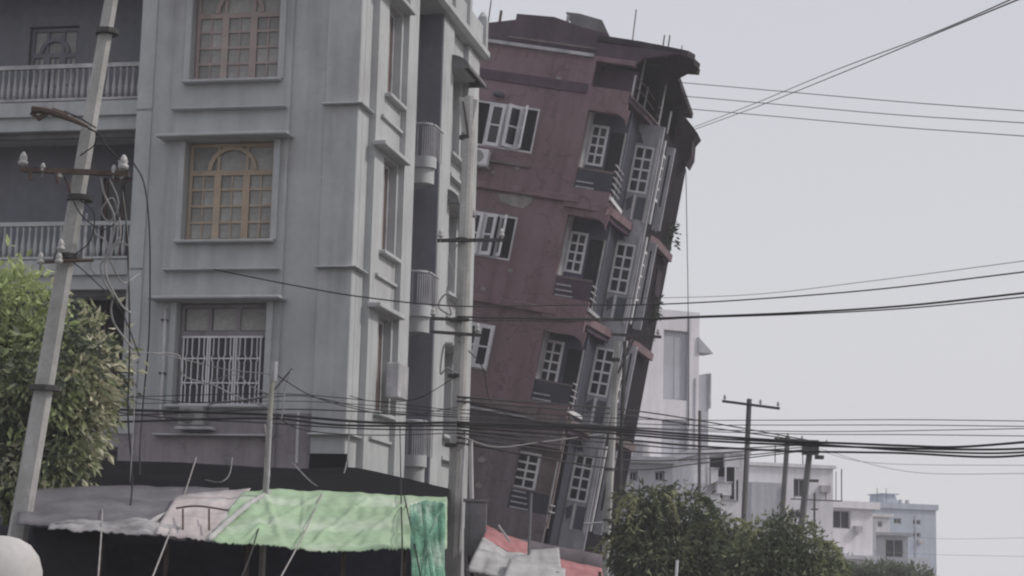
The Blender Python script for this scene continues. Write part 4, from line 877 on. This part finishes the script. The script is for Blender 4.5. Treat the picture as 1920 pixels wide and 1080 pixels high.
for i, (pts, r, m_) in enumerate((
    ([(230, 662, 30), (300, 664, 34), (420, 692, 36), (513, 702, 27.2)], 0.010, 'greycable'),
    ([(245, 745, 34), (400, 756, 35), (560, 742, 35), (700, 768, 35), (857, 778, 35.2)], 0.009, 'rubber'),
    ([(60, 752, 33), (300, 782, 34), (480, 792, 34.5), (680, 804, 35), (857, 806, 35.2)], 0.014, 'rubber'),
    ([(513, 700, 27.2), (600, 748, 31), (740, 778, 34), (857, 764, 35)], 0.009, 'rubber'),
    ([(505, 772, 27.2), (570, 806, 31), (700, 816, 34), (857, 812, 35)], 0.010, 'rubber'),
    ([(436, 858, 34), (430, 890, 31), (412, 904, 30), (385, 900, 31)], 0.009, 'greycable'),
    ([(222, 300, 26), (242, 470, 26.6), (236, 600, 27), (252, 720, 27), (244, 905, 27)], 0.008, 'greycable'),
    ([(118, 476, 25.8), (170, 520, 25.9), (225, 580, 26), (262, 668, 30)], 0.009, 'rubber'),
    ([(860, 640, 35.8), (905, 690, 40), (925, 760, 46), (1000, 790, 49), (1140, 800, 50.8)], 0.012, 'rubber'),
    ([(857, 815, 35), (930, 838, 38), (1020, 828, 43), (1142, 812, 50.8)], 0.012, 'greycable'),
    ([(857, 705, 35), (780, 748, 36), (700, 752, 36), (655, 742, 37)], 0.008, 'rubber'),
    ([(380, 722, 37), (440, 702, 36), (470, 724, 35), (513, 742, 27.3)], 0.010, 'greycable'),
    ([(120, 330, 25.8), (150, 400, 25.75), (196, 430, 25.9), (226, 398, 26), (229, 330, 25.9)], 0.010, 'rubber'),
    ([(150, 375, 25.75), (176, 400, 25.75), (170, 450, 25.75), (140, 478, 25.75)], 0.009, 'rubber'),
    ([(205, 335, 25.9), (222, 380, 26), (206, 415, 26), (190, 395, 26), (212, 372, 26), (226, 430, 26), (218, 480, 26)], 0.012, 'greycable'),
    ([(205, 485, 26), (222, 520, 26.6), (236, 530, 28), (262, 512, 34)], 0.011, 'greycable'))):
    cable(pts, r, ['thin pale wire from the left tree to the top of the bamboo pole', 'thin black wire sagging under the barred window to the round pole', 'black wire drooping lowest left of the bamboo pole', 'thin black wire from the bamboo pole tip to the round pole', 'slack black wire dipping between the bamboo pole and round pole', 'short pale wire curl lying on the black shadow sheet', 'thin pale wire hanging right of the near pole down to the grey tarp', 'black wire from the near pole clamp sagging right towards the grey wall', 'black wire sagging across the leaning building to the slim pole', 'pale wire sagging low across the leaning building lower storey', 'thin black wire from the round pole to the grey side wall', 'short pale wire drooping over the bars of the barred window', 'black wire looping wide below the near pole crossarm', 'thin black wire curling against the near pole shaft', 'pale wire knotted below the crossarm right of the near pole', 'pale wire sagging from the tangle to the grey corner'][i], m_=m_, name='loose_wire')

# ================================================================== MARKET STALLS
def cloth(name, label, top, bot, m_, ridges=(), nu=36, nv=10, amp=0.05, sag=0.0, cat='tarpaulin', thick=0.012, seed=1, fold=9.0, label_kind=None):
    """a tarp stretched between an upper and a lower edge given as sight lines with their distances"""
    rnd = random.Random(seed); ph = [rnd.random() * 6.28 for _ in range(8)]
    def interp(E, t):
        us = [e[0] for e in E]; u = us[0] + (us[-1] - us[0]) * t
        for i in range(len(E) - 1):
            if E[i][0] <= u <= E[i + 1][0] + 1e-6:
                k = (u - E[i][0]) / (E[i + 1][0] - E[i][0]); return at(*[E[i][j] + (E[i + 1][j] - E[i][j]) * k for j in range(3)])
        return at(*E[-1])
    b = MB(); vs_ = []
    for j in range(nv + 1):
        for i in range(nu + 1):
            s, t = i / nu, j / nv
            p = interp(top, s).lerp(interp(bot, s), t)
            q = Vector((s * fold * 0.55, t * 2.2, seed * 3.7))
            d = amp * (0.9 * noise3(q) + 0.55 * noise3(q * 2.6) + 0.15 * noise3(Vector((q.x * 3.2 + q.y * 2.0, q.y * 0.7, q.z))) - 0.5 * abs(noise3(Vector((q.x * 1.7 - q.y * 1.9, q.y, q.z + 9)))))
            d *= 0.35 + 0.65 * min(1.0, 4.0 * min(t, 1 - t) + 0.0)
            for (ra, rb, rc, rw, rh) in ridges: d += 0.7 * rh * min(1.0, 0.1 + 6.0 * min(t, 1 - t)) * math.exp(-((ra * s + rb * t - rc) / rw) ** 2)
            p = p + Vector((0, 0, d - sag * sin(pi * t) * (0.6 + 0.4 * sin(6 * s))))
            if j == nv: p.z += 0.03 * (rnd.random() - 0.5)
            vs_.append(p)
    fs = [(j * (nu + 1) + i, j * (nu + 1) + i + 1, (j + 1) * (nu + 1) + i + 1, (j + 1) * (nu + 1) + i) for j in range(nv) for i in range(nu)]
    b.add(vs_, fs); o = b.build(name, m_, smooth=True)
    sm = o.modifiers.new('solid', 'SOLIDIFY'); sm.thickness = thick
    return tag(o, label, cat)
cloth('grey_tarp', 'dusty grey tarp roof over the left stall, at the foot of the near pole', [(40, 918, 28.5), (200, 912, 28.5), (345, 913, 28.5), (430, 916, 28.5)], [(30, 984, 24.5), (150, 990, 24.4), (260, 1002, 24.3), (345, 1006, 24.2)], 'greytarp', amp=0.06, seed=3)
cloth('pink_tarp', 'pale pinkish tarp between the grey and the green stall roofs', [(330, 930, 27.2), (400, 922, 27.6), (470, 918, 27.8)], [(290, 1003, 24.0), (350, 1010, 23.9), (400, 1016, 23.9)], 'pinktarp', nu=20, amp=0.04, seed=5)
cloth('green_tarp', 'bright pale-green tarp roof over the market stall', [(455, 925, 27.4), (520, 918, 27.6), (640, 924, 27.6), (760, 930, 27.4), (838, 932, 27.2)], [(385, 1013, 23.6), (480, 1022, 23.6), (600, 1033, 23.5), (700, 1030, 23.5), (838, 1030, 23.6)], 'greentarp', nu=130, nv=40, amp=0.060, seed=8, fold=14, ridges=((0.02, 1, 0.36, 0.03, 0.07), (-0.03, 1, 0.74, 0.03, 0.07), (1, -0.22, 0.10, 0.012, 0.05), (1, 0.30, 0.42, 0.012, 0.05), (1, 0.26, 0.66, 0.010, 0.05), (1, 0.35, 0.90, 0.012, 0.05), (1, -0.1, 0.30, 0.008, 0.03), (1, 0.9, 1.1, 0.02, 0.05), (1, 0.9, 0.75, 0.02, 0.04)))
for i, (pts, lab) in enumerate((([(392, 1012, 23.5), (430, 976, 24.9), (475, 940, 26.4), (505, 924, 27.2)], 'pale rolled tarp edge between the pink and green roofs'), ([(255, 1000, 24.2), (300, 970, 25.6), (350, 952, 26.4), (420, 940, 26.8)], 'pale rolled tarp edge along the grey stall roof'))):
    tag(MB().tube(spline([at(*p) for p in pts], 6), [0.03 + 0.018 * abs(sin(k * 1.7)) for k in range(6 * 3 + 1)], 6).build('rolled_edge', 'whitetarp', smooth=True), lab, 'tarpaulin')
cloth('white_hem', 'grimy white hem strip along the lower edge of the grey tarp', [(95, 982, 24.7), (150, 973, 24.9), (200, 979, 24.8), (255, 970, 24.9), (300, 982, 24.7), (345, 990, 24.6)], [(90, 992, 24.2), (200, 998, 24.1), (300, 1006, 24.0), (350, 1012, 23.95)], 'hem', nu=46, nv=6, amp=0.07, seed=33)
for i, pts in enumerate(([(330, 956, 25.6), (370, 952, 25.6), (428, 960, 25.6)], [(343, 958, 25.4), (343, 995, 24.3)], [(392, 958, 25.4), (392, 996, 24.3)])):
    tag(line_tube([(u, v - 3, Y - 0.15) for u, v, Y in pts], 0.014, 5).build('frame_stick', 'rust'), ['dark level stick lying on the pale pink tarp', 'left short dark stick on the pale pink tarp', 'right short dark stick on the pale pink tarp'][i], 'stick')
# frame poles showing under the green tarp
for i, pts in enumerate(([(400, 1014, 24.2), (560, 1022, 24.2), (836, 1020, 24.2)], [(440, 985, 25.6), (600, 988, 25.6), (838, 984, 25.6)])):
    tag(line_tube(pts, 0.022, 6).build('frame_pole', 'bamboo'), ['lower', 'upper'][i] + ' bamboo cross pole pressing up under the green tarp', 'pole', 'bamboo frame under the green tarp')
cloth('green_net', 'crumpled green net hanging at the right end of the green stall roof', [(768, 948, 23.6), (800, 938, 23.7), (834, 943, 23.7)], [(772, 1085, 23.0), (800, 1090, 23.0), (834, 1090, 23.1)], 'greennet', nu=22, nv=20, amp=0.09, seed=11, cat='net', fold=14)
for i, pts in enumerate(([(794, 945, 23.3), (798, 985, 23.2), (812, 1085, 22.8)], [(829, 945, 23.35), (808, 1000, 23.2), (790, 1085, 22.8)])):
    tag(line_tube(pts, 0.028 if i == 0 else 0.02, 6).build('stall_stick', 'greennet'), ['thick dark green stick with a knob', 'thin dark green stick'][i] + ' crossing in front of the green net', 'stick')
# dark sheets that put the shade under and behind the roofs into colour
cloth('stall_shade_fill', 'dark blue cloth wall put in for the shade under the stall roofs', [(-40, 985, 28.6), (400, 985, 28.6), (836, 985, 28.6)], [(-40, 1380, 28.4), (400, 1380, 28.4), (836, 1380, 28.4)], 'darkblue', amp=0.03, cat='cloth', seed=13)
cloth('olive_shade_fill', 'dark olive cloth put in for the shade under the left end of the grey tarp', [(62, 988, 25.0), (140, 994, 25.0), (205, 1000, 25.0)], [(62, 1350, 25.0), (140, 1350, 25.0), (175, 1350, 25.0)], 'darkin', amp=0.03, nu=14, cat='cloth', seed=15)
cloth('ground_floor_shadow', 'black sheet standing in for the ground-floor shadow between the grey building and the stall roofs', [(60, 862, 35.4), (200, 864, 35.4), (330, 868, 35.6), (560, 880, 35.9), (660, 876, 36.2), (760, 897, 36.2), (842, 917, 36.2)], [(55, 925, 29.0), (300, 925, 29.0), (560, 932, 29.0), (700, 936, 29.0), (842, 936, 29.0)], 'black', amp=0.05, cat='awning', seed=17)
# stall posts
for i, (u, Y) in enumerate(((180, 24.6), (305, 24.4), (458, 23.9), (640, 23.8), (755, 23.8))):
    q = at(u, 1000, Y); tag(MB().tube([(q.x, q.y, 0.1), (q.x + 0.02, q.y + 0.3, q.z - 0.12)], 0.03, 7).build('stall_post', 'rust'), ['first', 'second', 'third', 'fourth', 'fifth'][i] + ' stall post from the left, standing in shade under the roofs', 'post', 'posts of the market stalls')
# bamboo pole and ropes
bp = thing('bamboo_pole', 'pale upright bamboo pole rising through the stall roofs before the grey building', 'pole', loc=(at(497, 945, 27).x, 27, 0))
bo = Vector((at(497, 945, 27).x, 27, 0))
MB().tube([Vector((0, 0, 0.05)), at(497, 945, 27) - bo, at(504, 820, 27) - bo, at(512, 690, 27) - bo], [0.05, 0.045, 0.04, 0.032], 7).build('cane', 'bamboo', bp)
MB().tube([at(513, 715, 26.9) - bo, at(515, 678, 26.9) - bo], 0.05, 7).build('tip_wrap', 'whitedull', bp)
MB().tube([at(508, 790, 26.94) - bo, at(500, 942, 26.94) - bo], 0.02, 6).build('tied_cane', 'whitedull', bp)
for i, (pts, m_) in enumerate((([(368, 858, 30), (348, 920, 28), (318, 1000, 24), (285, 1085, 20)], 'rope'), ([(604, 925, 27.2), (575, 990, 24.5), (555, 1030, 23), (525, 1085, 21)], 'rope'), ([(500, 945, 26.9), (482, 1000, 24), (470, 1040, 22), (450, 1090, 20)], 'rubber'), ([(750, 800, 36), (752, 930, 27), (754, 1020, 23.4), (752, 1090, 22)], 'rubber'), ([(758, 930, 27), (775, 1010, 23.5), (790, 1090, 22.5)], 'rubber'), ([(192, 955, 26), (190, 1000, 24), (184, 1085, 22)], 'rope'))):
    cable(pts, 0.010, ['pale rope slanting down left of the pink tarp', 'pale rope slanting across the green tarp', 'dark rope from the bamboo pole foot down over the green edge', 'dark rope hanging down near the right end of the green tarp', 'dark rope slanting to the green net', 'pale thin rope at the grey tarp edge'][i], m_=m_, name='rope', cat='rope')
# white and red tarps right of the round pole
cloth('white_tarp', 'crumpled white tarp at the foot of the grey cabinet', [(905, 1008, 34.0), (950, 1035, 33.5), (1000, 1040, 33)], [(875, 1070, 31.5), (950, 1085, 31), (1000, 1092, 31)], 'whitetarp', nu=24, amp=0.05, seed=21)
cloth('red_tarp', 'faded red tarp above the white one, left of the thin steel post', [(912, 985, 36.5), (950, 1005, 36.2), (990, 1018, 36)], [(905, 1012, 34.2), (950, 1034, 34), (992, 1046, 34)], 'redtarp', nu=16, amp=0.05, seed=22)
cloth('pale_tarp', 'flat pale lilac tarp right of the thin steel post', [(993, 1032, 36), (1020, 1030, 36), (1048, 1028, 36)], [(990, 1062, 33), (1020, 1064, 33), (1052, 1066, 33)], 'whitetarp', nu=14, amp=0.02, seed=23)
cloth('red_tarp', 'faded red tarp at the foot of the slim pale pole', [(1046, 1048, 36), (1080, 1056, 36), (1128, 1066, 36)], [(1040, 1080, 33), (1080, 1088, 33), (1132, 1090, 33)], 'redtarp', nu=16, amp=0.03, seed=24)
cloth('white_tarp', 'lower white tarp sheet crossing under the red one at the bottom edge', [(955, 1050, 32), (1000, 1056, 32), (1060, 1066, 32)], [(940, 1095, 30), (1000, 1098, 30), (1060, 1100, 30)], 'whitetarp', nu=16, amp=0.04, seed=25)
for i, (u, Y) in enumerate(((885, 31.8), (1045, 31.5), (1125, 33.4))):
    q = at(u, 1072, Y); tag(MB().tube([(q.x, q.y, 0.1), (q.x, q.y, q.z)], 0.03, 6).build('stall_post', 'rust'), ['left', 'middle', 'right'][i] + ' post holding up the red and white tarps', 'post', 'posts of the red and white stalls')
MB_st = MB().tube([at(934, 985, 33), at(956, 1016, 33)], 0.022, 5); tag(MB_st.build('loose_stick', 'whitetarp'), 'short white stick poking out of the red tarp', 'stick')
cloth('dark_cloth', 'dark cloth wall at the foot of the leaning building behind the red tarps', [(870, 990, 40), (1000, 1015, 40), (1130, 1040, 40)], [(870, 1300, 40), (1000, 1300, 40), (1130, 1300, 40)], 'brownlow', amp=0.03, cat='cloth', seed=26)

# ================================================================== TREES
def tree(name, label, base, blobs, n_clump, per, ll, lw, palette, seed, droop=0.3, cat='tree', strands=0, trunk_r=0.14):
    rnd = random.Random(seed); base = Vector(base)
    t_ = thing(name, label, cat, loc=base)
    tr = MB()
    c0 = sum((Vector(b[0]) for b in blobs), Vector()) / len(blobs)
    fork = Vector((base.x * 0.6 + c0.x * 0.4, base.y * 0.6 + c0.y * 0.4, base.z + (min(b[0][2] for b in blobs) - base.z) * 0.62))
    tr.tube([Vector((0, 0, -0.1)), (fork - base) * 0.5 + Vector((0.06, 0.04, 0)), fork - base], [trunk_r * 1.3, trunk_r, trunk_r * 0.8], 8)
    for c, r in blobs:
        c = Vector(c); mid = fork.lerp(c, 0.55) + Vector((rnd.uniform(-.15, .15), rnd.uniform(-.15, .15), 0.1))
        tr.tube([fork - base, mid - base, c - base], [trunk_r * 0.6, trunk_r * 0.35, trunk_r * 0.12], 6)
        for k in range(5):
            d = Vector((rnd.gauss(0, 1), rnd.gauss(0, 1), rnd.gauss(0.2, 1))).normalized()
            e = c + Vector((d.x * r[0], d.y * r[1], d.z * r[2])) * 0.85
            tr.tube([mid.lerp(c, 0.5) - base, (mid.lerp(c, 0.5).lerp(e, 0.6)) + Vector((0, 0, 0.06)) - base, e - base], [trunk_r * 0.22, trunk_r * 0.13, trunk_r * 0.05], 4)
    tr.build('trunk', 'bark', t_, smooth=True)
    V, Fc, colr = [], [], []
    vol = [b[1][0] * b[1][1] * b[1][2] for b in blobs]; tot = sum(v ** 0.67 for v in vol)
    def add_leaf(p, d, sz, col):
        d = d.normalized(); s = d.cross(Vector((rnd.gauss(0, 1), rnd.gauss(0, 1), rnd.gauss(0, 1))))
        if s.length < 1e-3: return
        s.normalize(); nrm = d.cross(s); L = ll * sz; Wd = lw * sz; o = len(V)
        V.extend([p, p + d * L * 0.45 + s * Wd * 0.5 + nrm * L * 0.06, p + d * L + nrm * -L * 0.10, p + d * L * 0.45 - s * Wd * 0.5 + nrm * L * 0.06])
        Fc.append((o, o + 1, o + 2)); Fc.append((o, o + 2, o + 3))
        k = rnd.uniform(0.8, 1.25); colr.extend([(col[0] * k, col[1] * k, col[2] * k, 1)] * 4)
    for (c, r), v in zip(blobs, vol):
        c = Vector(c)
        for _ in range(int(n_clump * v ** 0.67 / tot)):
            d = Vector((rnd.gauss(0, 1), rnd.gauss(0, 1), rnd.gauss(0, 1))).normalized()
            k = rnd.uniform(0.35, 1.0) ** 0.5 * rnd.uniform(0.88, 1.10)
            cc = c + Vector((d.x * r[0], d.y * r[1], d.z * r[2])) * k
            col = palette(cc, rnd); cr = rnd.uniform(0.10, 0.26) * (ll / 0.1) ** 0.5
            for _ in range(per):
                q = Vector((rnd.gauss(0, 1), rnd.gauss(0, 1), rnd.gauss(0, 1))) * cr * 0.6
                dd = (q.normalized() * 0.7 + d * 0.6 + Vector((0, 0, -droop)) + Vector((rnd.gauss(0, .4), rnd.gauss(0, .4), rnd.gauss(0, .4))))
                add_leaf(cc + q - base, dd, rnd.uniform(0.5, 1.55), col)
    for _ in range(strands):                     # drooping sprays on the outside
        (c, r) = rnd.choice(blobs); c = Vector(c); a = rnd.uniform(0, 2 * pi)
        st = c + Vector((cos(a) * r[0] * 0.7, sin(a) * r[1] * 0.7, r[2] * rnd.uniform(0.4, 0.95)))
        out = Vector((cos(a), sin(a) * 0.6, 0.5)); col = palette(st, rnd); col = (col[0] * 1.5 + 0.02, col[1] * 1.45 + 0.02, col[2] * 1.4 + 0.01)
        L = rnd.uniform(0.6, 1.3)
        for k in range(26):
            s = k / 25; p = st + out * (L * 0.55 * s) + Vector((0, 0, -L * 0.9 * s * s))
            for _ in range(3): add_leaf(p - base, Vector((rnd.gauss(0, .5) + out.x * .5, rnd.gauss(0, .5), -0.5)), rnd.uniform(0.7, 1.1), col)
    me = bpy.data.meshes.new('crown'); me.from_pydata([tuple(p) for p in V], [], Fc)
    ca_ = me.color_attributes.new('tint', 'FLOAT_COLOR', 'POINT')
    ca_.data.foreach_set('color', [x for c in colr for x in c])
    cr_ = obj('crown', me, 'leaf', t_); cr_['kind'] = 'stuff'
    return t_

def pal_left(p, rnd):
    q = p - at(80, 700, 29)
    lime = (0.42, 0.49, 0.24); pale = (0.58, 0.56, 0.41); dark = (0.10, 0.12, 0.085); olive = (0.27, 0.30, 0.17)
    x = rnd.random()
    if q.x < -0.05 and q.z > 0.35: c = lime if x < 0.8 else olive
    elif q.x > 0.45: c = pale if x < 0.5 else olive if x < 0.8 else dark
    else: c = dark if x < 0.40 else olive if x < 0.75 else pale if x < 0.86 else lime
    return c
def W(u, v, Y): return tuple(at(u, v, Y))
lt_base = at(60, 1000, 29.6); lt_base.z = 0.12
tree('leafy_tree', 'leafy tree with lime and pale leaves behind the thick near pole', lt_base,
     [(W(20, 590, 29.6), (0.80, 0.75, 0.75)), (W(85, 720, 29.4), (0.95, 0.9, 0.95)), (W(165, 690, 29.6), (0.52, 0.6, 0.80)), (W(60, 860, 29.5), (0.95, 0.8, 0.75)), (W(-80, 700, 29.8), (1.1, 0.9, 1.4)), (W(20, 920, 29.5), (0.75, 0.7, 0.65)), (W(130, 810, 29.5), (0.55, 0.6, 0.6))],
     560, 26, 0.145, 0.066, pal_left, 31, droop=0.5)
def pal_right(p, rnd):
    x = rnd.random()
    return (0.06, 0.078, 0.056) if x < 0.45 else (0.115, 0.135, 0.082) if x < 0.78 else (0.25, 0.26, 0.16)
tb = at(1290, 1060, 47); tb.z = 0
tree('drooping_tree', 'dark drooping-leaved tree below the tall white house', tb,
     [(W(1270, 975, 47), (0.85, 0.9, 0.85)), (W(1205, 960, 46.5), (0.55, 0.7, 0.55)), (W(1335, 1012, 47), (0.70, 0.8, 0.60)), (W(1230, 1060, 46.5), (1.0, 0.9, 0.9)), (W(1320, 1070, 46.5), (1.0, 0.9, 0.9)), (W(1180, 1040, 47.2), (0.5, 0.6, 0.9)), (W(1390, 1035, 47), (0.6, 0.6, 0.55)), (W(1420, 1060, 46.5), (0.6, 0.6, 0.6))],
     540, 24, 0.16, 0.055, pal_right, 37, droop=0.7, strands=48)
tb = at(1470, 1070, 45); tb.z = 0
tree('bushy_tree', 'lighter green bushy tree at the right of the dark drooping one', tb,
     [(W(1450, 1030, 45), (0.75, 0.75, 0.75)), (W(1510, 1040, 45), (0.6, 0.6, 0.6)), (W(1410, 1070, 45), (0.7, 0.7, 0.7)), (W(1490, 1090, 45), (0.9, 0.7, 0.6)), (W(1545, 1075, 45.3), (0.45, 0.5, 0.4))],
     330, 26, 0.13, 0.05, lambda p, r: (0.16, 0.185, 0.11) if r.random() < 0.4 else (0.085, 0.105, 0.068) if r.random() < 0.6 else (0.26, 0.275, 0.17), 41, droop=0.5, strands=30)
tb = at(1640, 1085, 92); tb.z = 0
tree('low_bush', 'low hazy bushes in front of the blue-grey block', tb,
     [(W(1600, 1078, 92), (0.8, 0.8, 0.40)), (W(1655, 1074, 92), (0.9, 0.8, 0.42)), (W(1712, 1082, 92), (0.8, 0.8, 0.32))],
     150, 22, 0.22, 0.10, lambda p, r: (0.15, 0.175, 0.125), 43, droop=0.1, cat='bush', trunk_r=0.06)
# small plants on the far balconies of the leaning building
for i, (u, v, w_) in enumerate(((1249, 440, 0.28), (1222, 575, 0.20))):
    q = B.w(*B.loc(u, v, 1, 7.2))
    tree('balcony_plant', ['potted plant on the upper street balcony of the leaning building', 'potted plant on the lower street balcony of the leaning building'][i], q - Vector((0, 0, 0.45)), [(tuple(q), (w_, w_, w_ * 1.6))], 16, 12, 0.16, 0.06, lambda p, r: (0.06, 0.08, 0.05), 50 + i, cat='plant', trunk_r=0.03)

# ================================================================== PERSON IN A WHITE HELMET
def person():
    c = at(-2, 1086, 6.2); foot = Vector((c.x, c.y, 0)); H = c.z
    t_ = thing('person', 'person in a white rounded helmet at the bottom left corner', 'person', loc=foot)
    J = {'pel': (0, 0, H * .56), 'belly': (0, 0, H * .66), 'chest': (0, 0.01, H * .78), 'neck': (0, 0, H * .89), 'head': (0, -.01, H * .955), 'top': (0, 0, H * 1.02)}
    E_ = [('pel', 'belly'), ('belly', 'chest'), ('chest', 'neck'), ('neck', 'head'), ('head', 'top')]
    R_ = {'pel': .15, 'belly': .14, 'chest': .15, 'neck': .058, 'head': .088, 'top': .07}
    for s, n in ((-1, 'l'), (1, 'r')):
        for k, p, r in (('hip', (s * .10, 0, H * .51), .10), ('knee', (s * .11, -.02, H * .28), .065), ('ank', (s * .11, .02, .08), .045), ('toe', (s * .12, -.14, .04), .04), ('sho', (s * .19, 0, H * .83), .065), ('elb', (s * .25, .03, H * .64), .048), ('wri', (s * .25, -.08, H * .50), .034), ('han', (s * .25, -.13, H * .45), .035)):
            J[k + n] = p; R_[k + n] = r
        E_ += [('pel', 'hip' + n), ('hip' + n, 'knee' + n), ('knee' + n, 'ank' + n), ('ank' + n, 'toe' + n), ('chest', 'sho' + n), ('sho' + n, 'elb' + n), ('elb' + n, 'wri' + n), ('wri' + n, 'han' + n)]
    ks = list(J); me = bpy.data.meshes.new('body'); me.from_pydata([J[k] for k in ks], [(ks.index(a), ks.index(b)) for a, b in E_], [])
    o = obj('body', me, 'shirt', t_); o.modifiers.new('skin', 'SKIN'); sv = me.skin_vertices[0].data if me.skin_vertices else None
    if sv is None:
        bm = bmesh.new(); bm.from_mesh(me); bm.verts.layers.skin.verify(); bm.to_mesh(me); bm.free(); sv = me.skin_vertices[0].data
    for i, k in enumerate(ks): sv[i].radius = (R_[k], R_[k])
    sv[0].use_root = True
    s_ = o.modifiers.new('sub', 'SUBSURF'); s_.levels = 1; s_.render_levels = 2
    prof = [(0.128, -0.09), (0.136, -0.03), (0.134, 0.03), (0.120, 0.075), (0.092, 0.11), (0.055, 0.13), (0.02, 0.137), (0.002, 0.138)]
    hm = MB().lathe(prof, (0, 0, 0), 32).build('helmet', 'helmet', t_, (0, 0, H), smooth=True)
    MB().lathe([(0.137, -0.115), (0.141, -0.105), (0.139, -0.085), (0.130, -0.088)], (0, 0, 0), 32).build('helmet_rim', 'rubber', hm, smooth=True)
person()

# ================================================================== HAZE
hz = bpy.data.materials.new('haze'); hz.use_nodes = True; hn = hz.node_tree; hn.nodes.clear()
ho = hn.nodes.new('ShaderNodeOutputMaterial'); pv = hn.nodes.new('ShaderNodeVolumePrincipled')
pv.inputs['Color'].default_value = (0.98, 0.975, 1.0, 1); pv.inputs['Density'].default_value = 0.0010; pv.inputs['Anisotropy'].default_value = 0.2
hn.links.new(pv.outputs[0], ho.inputs['Volume'])
hb = MB().box(-90, 130, -12, 245, -1.2, 24).build('haze', hz); hb['kind'] = 'stuff'
